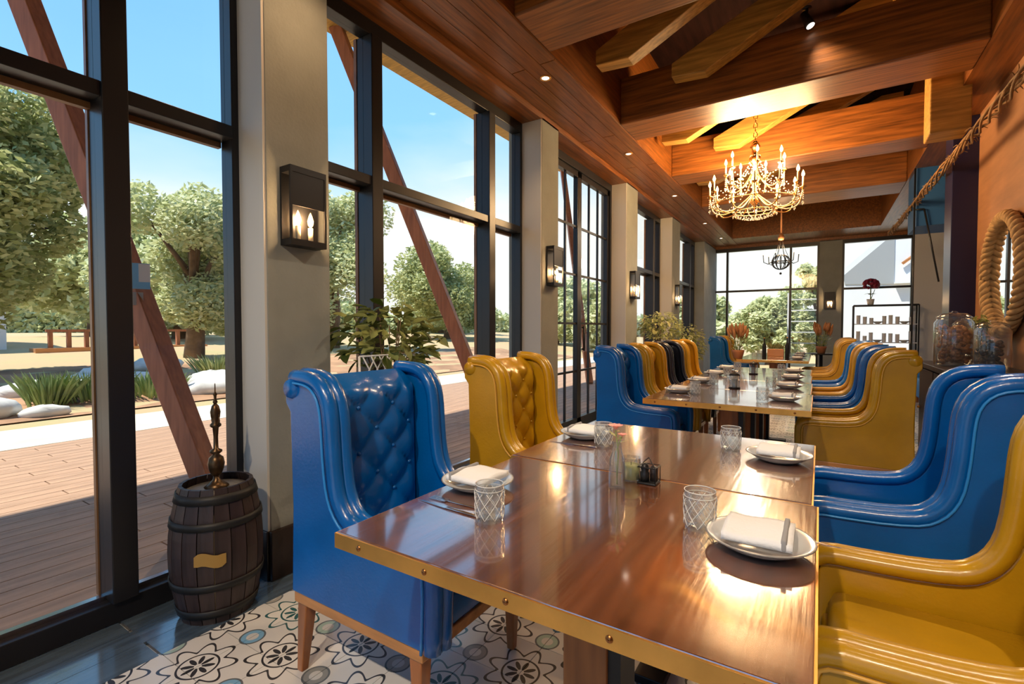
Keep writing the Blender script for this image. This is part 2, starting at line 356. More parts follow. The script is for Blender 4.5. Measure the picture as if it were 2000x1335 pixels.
# ---- left wall: piers and header
PIERS = [(-3.2, -2.6), (-1.35, -1.0), (1.33, 1.68), (4.03, 4.37), (6.40, 6.86), (8.80, 9.35), (11.6, 13.15)]
wl = MB()
for a, b in PIERS: wl.box(-2.6, PX, a, b, 0, 3.2)
wl.box(-2.6, -2.3, Y0, 13.2, 3.3, 4.5)
struct(wl.build('wall_left', 'plaster', bevel=.004), 'grey plaster piers between the tall windows')
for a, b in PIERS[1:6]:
    struct(MB().box(-2.44, PX - .004, a - .012, a, .24, 3.18).build('daylit_face_panel', 'daylit_face_paint'), 'added pale panel painting daylight on the side of a pier')  # added panels, their pale colour stands in for light on the piers
hb = MB().box(-2.6, PX - .0, Y0, 13.0, 3.18, 3.3)
struct(hb.build('trim_1', 'ceil_wood'), 'wooden head trim along the top of the left windows')
for n, (a, b) in enumerate(PIERS[1:6]):
    struct(MB().box(PX, PX + .025, a - .01, b + .01, 0, .24).box(-2.44, PX, a - .02, a - .001, 0, .24).build('baseboard_left', 'dark_base', bevel=.004), 'dark brown baseboard around a plaster pier')

def jamb_window(n, label, ya, yb, mull, trans, head=ZH, base=.09, parts=True):
    w = empty('window_%d' % n, (WX, (ya + yb) / 2, 0)); w['kind'] = 'structure'; w['label'] = label
    ym = (ya + yb) / 2; X0, X1 = -.10, 0.0; g = .045
    MB().box(X0, X1, ya - ym, yb - ym, head - .06, head + .03).box(X0, X1, ya - ym, yb - ym, 0.0, base).box(X0, X1, ya - ym, ya - ym + g, base, head - .06).box(X0, X1, yb - ym - g, yb - ym, base, head - .06).build('frame', 'black_frame', w, bevel=.003)
    MB().box(X0 + .02, X0 + .05, ya - ym + g, yb - ym - g, base, base + .02).build('sill', 'steel', w)
    ys = [ya + g] + [m for m in mull] + [yb - g]
    for m in mull:
        mo = MB().box(X0 - .02, X1 + .02, m - .045 - ym, m + .045 - ym, base, head - .06).build('mullion', 'black_frame', w, bevel=.004)
        MB().box(X0 - .045, X0 - .02, m - .05 - ym, m + .05 - ym, base, head - .06).build('outer_cap', 'frame_inner', mo)
    for k in range(len(ys) - 1):
        a = ys[k] + (.045 if k else 0); b = ys[k + 1] - (.045 if k < len(ys) - 2 else 0)
        t = MB().box(X0, X1 + .01, a - ym, b - ym, trans - .03, trans + .03).build('transom', 'black_frame', w, bevel=.003)
        MB().box(X0 - .03, X0, a - ym, b - ym, trans - .055, trans + .0).build('outer_cap', 'frame_inner', t)
        for z0, z1 in ((base, trans - .03), (trans + .03, head - .06)):
            MB().box(X0 + .035, X0 + .041, a - ym, b - ym, z0, z1).build('pane', 'pane_glass', w)
    return w
jamb_window(1, 'large black framed window left of the barrel', -1.0, 1.33, [-.35, .815], 2.175)
jamb_window(2, 'large black framed window behind the blue and mustard chairs', 1.68, 4.03, [2.195, 3.49], 2.165)
jamb_window(3, 'tall black framed window beyond the glazed door', 6.86, 8.80, [7.35, 8.35], 2.165)
jamb_window(4, 'last black framed window of the left wall', 9.35, 11.6, [9.85, 11.1], 2.165)
jamb_window(7, 'window of the left wall behind the viewpoint', -2.6, -1.35, [-2.0], 2.165)
# glazed door with muntins
d = struct(empty('door_1', (WX, 5.385, 0)), 'black double door with a grid of small panes')
ya, yb = 4.37 - 5.385, 6.40 - 5.385
MB().box(-.1, 0, ya, yb, 3.09, 3.2).box(-.1, 0, ya, ya + .06, .0, 3.09).box(-.1, 0, yb - .06, yb, 0, 3.09).build('frame', 'black_frame', d, bevel=.003)
for s0, s1 in ((ya + .06, 0), (0, yb - .06)):
    lf = MB().box(-.08, -.02, s0, s0 + .055, .02, 3.09).box(-.08, -.02, s1 - .055, s1, .02, 3.09).box(-.08, -.02, s0, s1, .02, .14).box(-.08, -.02, s0, s1, 3.02, 3.09).build('door_leaf', 'black_frame', d, bevel=.003)
    a, b = s0 + .055, s1 - .055
    for k in (1, 2): MB().box(-.062, -.038, a + (b - a) * k / 3 - .011, a + (b - a) * k / 3 + .011, .14, 3.02).build('muntin', 'black_frame', lf)
    for z in (.705, 1.28, 1.86, 2.435): MB().box(-.06, -.036, a, b, z - .012, z + .012).build('muntin', 'black_frame', lf)
    for k in range(3):
        for q in range(5): MB().box(-.052, -.048, a + (b - a) * k / 3, a + (b - a) * (k + 1) / 3, .14 + q * .576, .14 + (q + 1) * .576).build('pane', 'pane_glass', lf)
MB().cyl((.03, .03, .95), (.03, .03, 1.25), .012).cyl((0, .03, .97), (.03, .03, .97), .01).cyl((0, .03, 1.23), (.03, .03, 1.23), .01).build('handle', 'iron', d)

# ---- far wall
wf = MB().box(-.04, .39, YF, YF + .2, 0, 3.2).box(1.62, 3.7, YF, YF + .2, 0, 3.2)
struct(wf.build('wall_far', 'plaster', bevel=.004), 'plaster piers of the far end wall')
struct(MB().box(-2.5, 3.7, YF, YF + .2, 3.18, 4.5).build('trim_2', 'ceil_wood'), 'wooden head trim above the far windows')
struct(MB().box(1.62, 3.5, YF - .03, YF, 0, 3.2).build('wall_far', 'white_wall'), 'white panel of the far wall right of the windows')
def far_window(n, label, xa, xb, mull, trans):
    w = struct(empty('window_%d' % n, ((xa + xb) / 2, YF, 0)), label); xm = (xa + xb) / 2
    MB().box(xa - xm, xb - xm, 0, .1, 3.10, 3.18).box(xa - xm, xb - xm, 0, .1, 0, .09).box(xa - xm, xa - xm + .04, 0, .1, .09, 3.1).box(xb - xm - .04, xb - xm, 0, .1, .09, 3.1).build('frame', 'black_frame', w)
    xs = [xa + .04] + mull + [xb - .04]
    for m in mull: MB().box(m - .022 - xm, m + .022 - xm, -.01, .1, .09, 3.1).build('mullion', 'black_frame', w)
    for k in range(len(xs) - 1):
        a = xs[k] + (.022 if k else 0); b = xs[k + 1] - (.022 if k < len(xs) - 2 else 0)
        MB().box(a - xm, b - xm, 0, .1, trans - .022, trans + .022).build('transom', 'black_frame', w)
        for z0, z1 in ((.09, trans - .022), (trans + .022, 3.1)): MB().box(a - xm, b - xm, .045, .05, z0, z1).build('pane', 'pane_glass', w)
far_window(5, 'wide black framed window of the far end wall', -2.45, -.04, [-1.96, -.60], 2.13)
far_window(6, 'black framed far window right of the pier', .39, 1.62, [], 2.1)

# ---- right wall, column and bay
struct(MB().box(1.25, 1.4, Y0, 6.55, 0, 4.5).build('wall_right', 'brown_wall'), 'brown right wall that carries the rope mirror')
struct(MB().box(1.4, 3.7, 6.4, 6.55, 0, 4.5).box(3.6, 3.75, 6.55, YF, 0, 4.5).build('wall_right_bay', 'white_wall'), 'white wall of the bay beyond the dark column')
struct(MB().box(1.06, 1.40, 6.3, 6.62, 0, 3.25).build('trim_3', 'navy_paint', bevel=.006), 'dark navy column at the end of the right wall')
struct(MB().box(1.01, 1.9, 8.0, 8.7, 2.52, 3.25).build('trim_4', 'blue_panel'), 'blue painted bulkhead beyond the dark column')
MB2 = MB().cyl((.985, 7.95, 0), (.985, 7.95, 3.24), .010).cyl((1.08, 7.95, 2.72), (1.235, 7.95, 1.8), .010).cyl((.985, 7.95, 2.72), (1.08, 7.95, 2.72), .010)
struct(MB2.build('trim_5', 'black_frame'), 'thin black steel rods at the far right')

# ---- unseen back of the room: posts and head, left open to let daylight in
bk = MB().box(-2.6, 1.4, Y0 - .15, Y0, 3.1, 4.5)
for x in (-2.5, -1.2, .1, 1.3): bk.box(x - .05, x + .05, Y0 - .15, Y0, 0, 3.1)
struct(bk.build('wall_back', 'plaster'), 'unseen back wall of open bays, left unglazed to let daylight in')

# ---- ceiling: soffit ring, roof deck, beams, rafters
XL, XR = -1.71, .98
ce = MB().box(PX - .2, XL, Y0, YF, ZS, 4.4).box(XL, XR, 12.0, YF, ZS, 4.4).box(XR, 1.25, Y0, 6.6, ZS, 4.4).box(XR, 3.6, 6.6, YF, ZS, 4.4).box(XL, XR, Y0, -2.4, ZS, 4.4)
ceil = struct(ce.build('ceiling', 'ceil_wood'), 'varnished wooden soffit around the beamed ceiling')
struct(MB().box(-2.6, 3.75, Y0 - .15, YF + .2, 4.4, 4.5).build('ceiling_deck', 'dark_roof'), 'dark boarded roof deck above the beams')
# plank joints of the soffit: boards running along the room, slightly proud
k = 0
for i in range(4):
    x0 = PX + .005 + i * .1285
    for j in range(5):
        y0 = -.5 + j * 2.7 + (i % 2) * 1.1
        link_mesh('board', MB().box(0, .1235, 0, 2.69, -.012, 0).mesh('board', 'ceil_wood') if (i == 0 and j == 0) else bpy.data.meshes['board'], ceil, (x0, y0, ZS), scale=(1, 1 if y0 + 2.7 < 12.9 else .8, 1))
BEAMS = [(-1.35, -.85), (.7, 1.2), (2.71, 3.2), (4.70, 5.2), (6.66, 7.13), (8.6, 9.3), (10.6, 11.1)]
for n, (a, b) in enumerate(BEAMS[:6]):
    o = MB().box(XL - .0, XR + .0, a, b, ZS - .004, 3.70).build('ceiling_beam', 'beam_wood', bevel=.012)
    o['kind'] = 'structure'; o['label'] = 'heavy brown timber ceiling beam'
    if n >= 5: continue
    for yy, xs, zs in ((b + .65, -1.62, 3.42), (b + 1.25, -1.15, 3.45)):
        r = MB().prism([(xs, zs), (xs + .28, zs - .02), (.9, zs + (.9 - xs) * .42), (.9, zs + (.9 - xs) * .42 + .2), (xs, zs + .12)], yy, yy + .14).build('rafter', 'rafter_wood', bevel=.006)
        r['kind'] = 'structure'; r['label'] = 'slanting timber rafter above the beams'
# bracket at the right end of the beams
for y in (5.5,): struct(MB().box(.77, 1.04, y, y + .3, 2.90, 3.55).build('beam_bracket', 'rafter_wood', bevel=.01), 'square timber bracket under the right soffit')

# =================================================================== ROOM LIGHTS AND ADDED FILL LIGHTS
def light(kind, loc, energy, color=(1, .72, .42), parent=None, **k):
    d = bpy.data.lights.new('lamp_light', kind); d.energy = energy; d.color = color
    o = bpy.data.objects.new('lamp_light', d); COL.objects.link(o); o.location = loc
    if parent: o.parent = parent
    for a, b in k.items(): setattr(d, a, b)
    return o
def downlight(x, y, lb, z=ZS - .012, e=38):
    t = tag(empty('downlight', (x, y, z)), lb, 'downlight', 'recessed downlights')
    MB().lathe([(.032, 0), (.045, -.001), (.045, -.006), (.032, -.006), (.030, 0)], 16, caps=False).build('ring', 'brass', t)
    MB().lathe([(.0001, -.002), (.030, -.002)], 16, caps=False).build('lens', 'lens', t)
    light('SPOT', (0, 0, -.02), e, (1, .62, .32), t, spot_size=radians(115), spot_blend=.9, shadow_soft_size=.04)
    return t
for y, lb in ((1.5, 'added fill downlight above the pier beside the barrel'), (3.49, 'recessed downlight nearest the camera in view, above the second window'), (5.5, 'added fill downlight above the glazed door'), (7.6, 'added fill downlight above the window beyond the door'), (9.9, 'added fill downlight above the last window of the left wall'), (11.7, 'added fill downlight in the far left corner')): downlight(-1.9, y, lb)  # lamps added as fill, except the one above the second window
# spotlights on the beams, most of them added to fill the room with light
def track_spot(x, y, z, aim, e, lb):
    t = tag(empty('track_spot', (x, y, z)), lb, 'spotlight', 'black beam spotlights')
    dv = (Vector(aim) - Vector((x, y, z - .13))).normalized()
    MB().cyl((0, 0, 0), (0, 0, -.06), .012).lathe([(.035, -.008), (.035, 0)], 12).build('stem', 'iron', t)
    c = Vector((0, 0, -.09)); MB().tube([c - dv * .06, c + dv * .05, c + dv * .07], [.028, .036, .038], 14).build('housing', 'iron', t)
    p = c + dv * .074; q = dv.to_track_quat('Z', 'Y')
    l = MB().lathe([(.0001, 0), (.030, 0)], 14, caps=False).build('lens', 'lens', t, loc=p); l.rotation_euler = q.to_euler()
    s = light('SPOT', p + dv * .02, e, (1, .80, .58), t, spot_size=radians(80), spot_blend=.8, shadow_soft_size=.04)
    s.rotation_euler = (-dv).to_track_quat('Z', 'Y').to_euler()
track_spot(.15, .95, ZS, (-.1, 1.3, .76), 14, 'black spotlight over the near table, out of frame')
track_spot(.55, 2.9, ZS, (.4, 2.2, .7), 120, 'added fill spotlight under the second beam, aimed at the right chairs')
track_spot(-.13, 4.63, 3.80, (.9, 4.2, 1.2), 35, 'black spotlight under the third beam beside the brown wall')
track_spot(-.4, 2.95, ZS, (-1.6, 2.2, 1), 55, 'added fill spotlight under the second beam, aimed at the windows')
track_spot(-.9, 8.8, ZS, (-1.4, 6.5, .8), 130, 'black spotlight left under the far beam')
track_spot(.3, 7.6, 4.39, (.4, 6.2, .7), 150, 'hidden fill spotlight added under the roof deck, right')  # unseen lamp added in the roof recess to brighten the chairs
track_spot(-.5, -1.1, ZS, (-1.1, 1.2, .6), 200, 'added fill spotlight behind the viewpoint, left')
track_spot(.3, -1.1, ZS, (.3, 1.3, .6), 130, 'added fill spotlight behind the viewpoint, right')

# ---- sconces
def sconce(name, loc, rz, label, e=7):
    t = tag(empty(name, loc, rz), label, 'sconce', 'black box wall sconces with candle bulbs')
    # local: wall behind at y=0, front towards -y ; width .23 height .40
    MB().box(-.1, .1, -.012, 0, -.19, .19).build('backplate', 'iron', t)
    MB().box(-.1, .1, -.085, -.012, .16, .19).box(-.1, .1, -.085, -.012, -.19, -.16).box(-.1, -.09, -.085, -.075, -.16, .16).box(.09, .1, -.085, -.075, -.16, .16).box(-.09, .09, -.082, -.077, .0, .16).build('cage', 'iron', t)
    for x in (-.035, .035):
        c = MB().cyl((x, -.045, -.16), (x, -.045, -.09), .012).build('candle', 'candle', t)
        MB().lathe([(.001, -.09), (.012, -.075), (.015, -.055), (.008, -.03), (.001, -.012)], 10, (x, -.045, 0)).build('bulb', 'flame', c)
    light('POINT', (0, -.065, -.05), e, (1, .60, .28), t, shadow_soft_size=.03)
sconce('wall_sconce', (PX, 1.50, 1.815), pi / 2, 'black box wall sconce on the pier nearest the barrel')
sconce('wall_sconce', (PX, 4.22, 1.82), pi / 2, 'black box wall sconce on the pier left of the glazed door')
sconce('wall_sconce', (PX, 6.63, 1.82), pi / 2, 'black box wall sconce on the pier right of the glazed door')
sconce('wall_sconce', (PX, 9.1, 1.82), pi / 2, 'black box wall sconce on the last free pier of the left wall')
sconce('wall_sconce', (.17, YF, 1.84), 0, 'black box wall sconce on the far pier between the end windows')

# ---- big chandelier
def chandelier():
    t = tag(empty('chandelier', (-.635, 6.0, 0)), 'large gold crystal chandelier with many lit candle bulbs', 'chandelier')
    MB().lathe([(.001, 2.56), (.02, 2.58), (.05, 2.62), (.03, 2.66), (.045, 2.70), (.02, 2.75), (.03, 2.82), (.055, 2.87), (.02, 2.92), (.02, 3.0), (.05, 3.05), (.06, 3.1), (.035, 3.13), (.035, 3.2), (.055, 3.22), (.02, 3.28)], 16).build('column', 'gold', t)
    ch = MB()
    for i in range(22):
        z = 3.3 + i * .05; ch.tube([(.02 * cos(a) if i % 2 else 0, 0 if i % 2 else .02 * cos(a), z + .032 * sin(a)) for a in [k * pi / 4 for k in range(8)]], .005, 5, closed=True)
    ch.build('chain', 'gold', t)
    def ring(n, R, zc, zb, off, nm):
        for k in range(n):
            a = 2 * pi * k / n + off; c, s = cos(a), sin(a)
            P = lambda r, z: (c * r, s * r, z)
            path = [P(.03, zb + .02), P(R * .25, zb - .06), P(R * .5, zb - .15), P(R * .75, zb - .17), P(R * .93, zb - .12), P(R, zc - .03)]
            # smooth path
            sm = []
            for i in range(len(path) - 1):
                for q in range(3):
                    tt = q / 3; p0 = Vector(path[max(i - 1, 0)]); p1 = Vector(path[i]); p2 = Vector(path[i + 1]); p3 = Vector(path[min(i + 2, len(path) - 1)])
                    sm.append(.5 * ((2 * p1) + (-p0 + p2) * tt + (2 * p0 - 5 * p1 + 4 * p2 - p3) * tt ** 2 + (-p0 + 3 * p1 - 3 * p2 + p3) * tt ** 3))
            sm.append(Vector(path[-1]))
            arm = MB().tube(sm, .007, 6).lathe([(.004, -.035), (.028, -.02), (.034, -.012), (.012, -.01), (.012, 0)], 10, P(R, zc)).build('arm', 'gold', t)
            MB().cyl(P(R, zc), P(R, zc + .09), .009, n=8).build('candle', 'candle', arm)
            MB().lathe([(.001, 0), (.013, .015), (.016, .032), (.008, .058), (.001, .075)], 8, P(R, zc + .09)).build('bulb', 'bulb', arm)
            dr = MB()
            for i in range(5): dr.sph(P(R * 1.0, zc - .05 - i * .022), .009, 4)
            dr.lathe([(.001, -.05), (.014, -.02), (.002, 0)], 6, P(R, zc - .16))
            q = Vector(P(R, zc - .03)); w = Vector((cos(a + 2 * pi / n) * R, sin(a + 2 * pi / n) * R, zc - .03))
            for i in range(1, 9):
                f = i / 9; p = q.lerp(w, f); p.z -= .10 * 4 * f * (1 - f); dr.sph(p, .007, 4)
            dr.build('crystal_drop', 'crystal', t)
    ring(12, .46, 2.74, 2.68, .1, 'a'); ring(7, .30, 2.98, 2.92, .4, 'b')
    cr = MB()
    for k in range(12):
        a = 2 * pi * k / 12
        for i in range(12):
            f = i / 12; r = .05 + .36 * f ** 1.5; z = 3.12 - .4 * f ** .7; cr.sph((r * cos(a), r * sin(a), z), .007, 4)
    cr.build('crystal_strings', 'crystal', t)['kind'] = 'stuff'
    bb = MB()
    for i in range(8):
        r_ = .2 * cos(i / 8 * pi / 2); z = 2.50 - i * .0 - .07 * sin(i / 8 * pi / 2)
        for k in range(14): bb.sph((r_ * cos(2 * pi * k / 14), r_ * sin(2 * pi * k / 14), z), .008, 4)
    bb.build('crystal_basket', 'crystal', t)['kind'] = 'stuff'
    MB().tube([(.2 * cos(k * pi / 12), .2 * sin(k * pi / 12), 2.51) for k in range(24)], .006, 6, closed=True).tube([(.43 * cos(k * pi / 16), .43 * sin(k * pi / 16), 2.60) for k in range(32)], .006, 6, closed=True).build('hoop', 'gold', t)
    for a in (0, 2.1, 4.2): light('POINT', (.3 * cos(a), .3 * sin(a), 2.9), 62, (1, .66, .33), t, shadow_soft_size=.25)
    light('POINT', (0, 0, 3.08), 45, (1, .62, .28), t, shadow_soft_size=.12)
chandelier()
# ---- far small iron chandelier (globe)
t = tag(empty('chandelier', (-.60, 9.7, 0)), 'small dark iron globe chandelier before the far windows', 'chandelier')
g = MB(); zc = 2.38
for k in range(6):
    a = pi * k / 6
    g.tube([(.14 * cos(a) * cos(b), .14 * sin(a) * cos(b), zc + .13 * sin(b)) for b in [i * pi / 10 for i in range(20)]], .007, 5, closed=True)
g.tube([(.145 * cos(i * pi / 10), .145 * sin(i * pi / 10), zc) for i in range(20)], .009, 5, closed=True)
g.sph((0, 0, zc - .2), .02, 6).build('globe', 'iron', t)
for k in range(6):
    a = 2 * pi * k / 6 + .3; ar = MB().tube([(.12 * cos(a), .12 * sin(a), zc + .02), (.2 * cos(a), .2 * sin(a), zc - .03), (.27 * cos(a), .27 * sin(a), zc + .0), (.28 * cos(a), .28 * sin(a), zc + .13)], .007, 6).build('arm', 'iron', t)
    MB().lathe([(.001, 0), (.008, .01), (.001, .03)], 6, (.28 * cos(a), .28 * sin(a), zc + .13)).build('bulb', 'flame', ar)
c = MB()
for k in range(6):
    a = 2 * pi * k / 6; c.tube([(.13 * cos(a), .13 * sin(a), zc + .05), (.05 * cos(a), .05 * sin(a), zc + .25), (.015 * cos(a), .015 * sin(a), zc + .42)], .004, 5)
c.build('bead_canopy', 'iron', t)
MB().cyl((0, 0, zc + .40), (0, 0, 4.38), .012, n=8).lathe([(.04, zc + .38), (.05, zc + .44), (.02, zc + .5)], 10).build('rod', 'copper_pot', t)
light('POINT', (0, 0, zc + .25), 25, (1, .65, .35), t, shadow_soft_size=.1)

# =================================================================== CHAIRS
PROF = [(.305, .30), (.31, .40), (.31, .515), (.29, .545), (.22, .548), (.10, .552), (.0, .565), (-.05, .59), (-.088, .635), (-.112, .70), (-.125, .80), (-.132, .90), (-.142, .96), (-.165, 1.0), (-.20, 1.022), (-.25, 1.03), (-.31, 1.03)]
def smooth_path(p, n=3):
    o = []
    for i in range(len(p) - 1):
        for q in range(n):
            t = q / n; p0 = Vector(p[max(i - 1, 0)]); p1 = Vector(p[i]); p2 = Vector(p[i + 1]); p3 = Vector(p[min(i + 2, len(p) - 1)])
            o.append(tuple(.5 * ((2 * p1) + (-p0 + p2) * t + (2 * p0 - 5 * p1 + 4 * p2 - p3) * t ** 2 + (-p0 + 3 * p1 - 3 * p2 + p3) * t ** 3)))
    o.append(tuple(p[-1])); return o
SP = smooth_path(PROF, 2)
def make_chair(name, label, group, lm, pm_):
    t = tag(empty(name), label, 'chair', group); w = .285
    for s in (-1, 1):
        poly = SP + [(-.335, 1.0), (-.335, .96), (-.31, .93), (-.30, .60), (-.31, .30)]
        ya, yb = (w - .055, w) if s > 0 else (-w, -w + .055)
        sp = MB().prism([(x, z) for x, z in reversed(poly)], ya, yb).build('side_panel', lm, t, bevel=.006)
        # rolled arm and wing: two ribs following the outline
        mb = MB()
        off = []
        n = len(SP)
        for i, (x, z) in enumerate(SP):
            a = Vector(SP[min(i + 1, n - 1)]) - Vector(SP[max(i - 1, 0)]); a.normalize(); nn = Vector((a.y, -a.x))   # points inwards of the outline
            off.append((x, z, nn))
        rr = .034
        mb.tube([(x + nn.x * .018, s * (w - .022), z + nn.y * .018) for x, z, nn in off], [.028] * n, 10)
        mb.tube([(x + nn.x * .026, s * (w - .060), z + nn.y * .026) for x, z, nn in off], [.025] * n, 10)
        mb.build('arm_roll', lm, t)
        MB().tube([(x + nn.x * .002, s * (w + .008), z + nn.y * .002) for x, z, nn in off], .0045, 6).build('piping', pm_, sp)
        for x, dx in ((.265, .0), (-.27, -.035)):
            y = s * (w - .035)
            v = []
            for z, h, ox in ((.27, .024, 0), (.0, .014, dx)): v += [(x + ox - h, y - h, z), (x + ox + h, y - h, z), (x + ox + h, y + h, z), (x + ox - h, y + h, z)]
            MB().add(v, [(0, 1, 2, 3), (7, 6, 5, 4), (0, 4, 5, 1), (1, 5, 6, 2), (2, 6, 7, 3), (3, 7, 4, 0)]).build('leg', 'chair_wood', t, bevel=.004)
    MB().prism([(-.31, .30), (-.31, .93), (-.30, .97), (-.235, .99), (-.215, .93), (-.21, .5), (-.23, .30)], -w + .055, w - .055).build('back_panel', lm, t, bevel=.004)
    MB().tube([(-.298, y, 1.012) for y in (-w - .012, -w + .01, -w + .06, 0, w - .06, w - .01, w + .012)], [.030, .040, .036, .036, .036, .040, .030], 14).build('top_roll', lm, t)
    # tufted inner back
    nu, nv = 33, 41; v = []; ins = w - .078; su, sv = .085, .085
    for j in range(nv):
        z = .44 + .61 * j / (nv - 1); bend = max(0, z - .965) / .085
        for i in range(nu):
            y = -ins + 2 * ins * i / (nu - 1); u = y / su; q = (z - .50) / sv
            h = (abs(sin(pi * (u + q) / 2)) * abs(sin(pi * (u - q) / 2))) ** .5
            ed = min(1, (ins - abs(y)) / .04)
            v.append((-.19 - .012 * (j / (nv - 1)) + .026 * h * ed * (1 - bend * .8) - .085 * bend ** 2, y, z))
    f = [(j * nu + i, j * nu + i + 1, (j + 1) * nu + i + 1, (j + 1) * nu + i) for j in range(nv - 1) for i in range(nu - 1)]
    bk = MB().add(v, f, True).build('tufted_back', lm, t)
    bmesh_ = MB().sph((0, 0, 0), .009, 6, .9).mesh('button', lm)
    for j in range(0, 6):
        for i in (-2, -1, 0, 1, 2):
            if (i + j) % 2 == 0:
                z = .50 + j * sv
                if z > .94: continue
                link_mesh('button', bmesh_, bk, (-.186 - .012 * (z - .44) / .55, i * su, z))
    MB().cbox(-.20, .285, -w + .05, w - .05, .37, .485, .04).build('seat_cushion', lm, t)
    MB().cbox(.235, .30, -w + .045, w - .045, .30, .40, .015).build('front_apron', lm, t)
    MB().box(-.30, .235, -w + .055, w - .055, .30, .37).build('seat_base', lm, t)
    MB().box(-.305, .30, -w + .005, -w + .05, .262, .30).box(-.305, .30, w - .05, w - .005, .262, .30).box(.255, .30, -w + .05, w - .05, .262, .30).box(-.305, -.26, -w + .05, w - .05, .262, .30).build('rail', 'rail_wood', t, bevel=.004)
    return t
gb, gm = 'blue leather scroll-back chairs along the tables', 'mustard leather scroll-back chairs along the tables'
CB = make_chair('dining_chair', 'x', gb, 'leather_blue', 'pipe_blue')
CM = make_chair('dining_chair', 'x', gm, 'leather_mustard', 'pipe_mustard')
CN = make_chair('dining_chair', 'x', 'navy leather scroll-back chairs along the tables', 'leather_navy', 'leather_navy')
used = set()
def place(proto, x, y, rz, label):
    o = proto if proto not in used else copy_tree(proto)
    used.add(proto); o.location = (x, y, 0); o.rotation_euler = (0, 0, rz); o['label'] = label; return o
# left row faces +x ; right row faces -x
place(CB, -1.242, 1.285, 0, 'blue tufted leather chair at the near table, left side, beside the barrel')
place(CM, -1.245, 2.30, 0, 'mustard tufted leather chair at the near table, second on the window side')
place(CB, -1.26, 4.05, 0, 'blue leather chair on the window side, first at the middle table')
place(CM, -1.26, 4.86, 0, 'mustard leather chair on the window side, second at the middle table')
place(CN, -1.26, 5.62, 0, 'dark navy leather chair on the window side of the middle table')
place(CM, -1.26, 6.40, 0, 'mustard leather chair on the window side, last at the middle table')
place(CB, -1.33, 9.35, 0, 'blue leather chair on the window side of the farthest table')
place(CM, -1.33, 10.15, 0, 'mustard leather chair on the window side, last at the farthest table')
place(CM, .315, 1.42, pi, 'mustard leather chair in the right foreground, cut by the frame')
place(CB, .285, 2.35, pi, 'blue leather chair on the right, between two mustard chairs in front')
place(CM, .215, 4.25, pi, 'mustard leather chair on the right, first at the middle table')
place(CB, .19, 5.05, pi, 'blue leather chair on the right, second at the middle table')
place(CM, .18, 5.85, pi, 'mustard leather chair on the right, third at the middle table')
place(CB, .17, 6.65, pi, 'blue leather chair on the right, last at the middle table')
place(CM, .10, 8.2, pi, 'mustard leather chair on the right, first at the farthest table')
place(CM, .10, 9.0, pi, 'mustard leather chair on the right, second at the farthest table')
for p_, r_ in ((CB, 0),): pass

# =================================================================== TABLES
def table(xa, xb, ya, yb, label, ped=True, studs=True, name='dining_table'):
    t = tag(empty(name, ((xa + xb) / 2, (ya + yb) / 2, 0)), label, 'table', 'dark wood tables with a brass edge band')
    hx, hy = (xb - xa) / 2, (yb - ya) / 2
    MB().box(-hx + .004, hx - .004, -hy + .004, hy - .004, .722, .76).build('table_top', 'table_wood', t, bevel=.002)
    bd = MB()
    z0, z1 = .724, .7575
    bd.box(-hx, hx, -hy, -hy + .004, z0, z1).box(-hx, hx, hy - .004, hy, z0, z1).box(-hx, -hx + .004, -hy + .004, hy - .004, z0, z1).box(hx - .004, hx, -hy + .004, hy - .004, z0, z1)
    bd.build('edge_band', 'brass', t)
    sm_ = MB().lathe([(.0065, 0), (.0055, .002), (.001, .0035)], 10, caps=False).mesh('stud', 'stud')
    n = 5
    for i in range(n if studs else 0):
        x = -hx + .08 + (2 * hx - .16) * i / (n - 1); link_mesh('stud', sm_, t, (x, -hy, .741), (pi / 2, 0, 0))
    for i in range(4): link_mesh('stud', sm_, t, (-hx, -hy + .08 + (2 * hy - .16) * i / 3, .741), (0, -pi / 2, 0))
    MB().box(-.10, .10, -.13, .13, .70, .722).build('top_plate', 'iron', t)
    MB().box(-.05, .06, -.06, .06, .03, .70).build('pedestal', 'ped_wood', t, bevel=.004)
    MB().box(.06, .09, -.05, .05, .03, .70).build('steel_upright', 'iron', t)
    MB().box(-.25, .25, -.05, .05, 0, .03).box(-.05, .05, -.25, .25, 0, .03).build('foot', 'iron', t, bevel=.003)
    return t
table(-.922, .004, .70, 1.474, 'dark wood table with brass edge nearest the viewpoint')
table(-.945, -.008, 1.478, 2.245, 'dark wood table pushed against the far side of the nearest table', studs=False)
for k in range(4):
    table(-.985 - .01 * k, -.034 - .012 * k, 3.16 + k * .79, 3.16 + k * .79 + .787, ['first', 'second', 'third', 'fourth'][k] + ' dark wood table of the middle row of four', studs=k == 0)
for k in range(3):
    table(-1.06, -.13, 7.95 + k * .79, 7.95 + k * .79 + .787, ['nearest', 'middle', 'last'][k] + ' dark wood table of the farthest row of three', studs=k == 0)

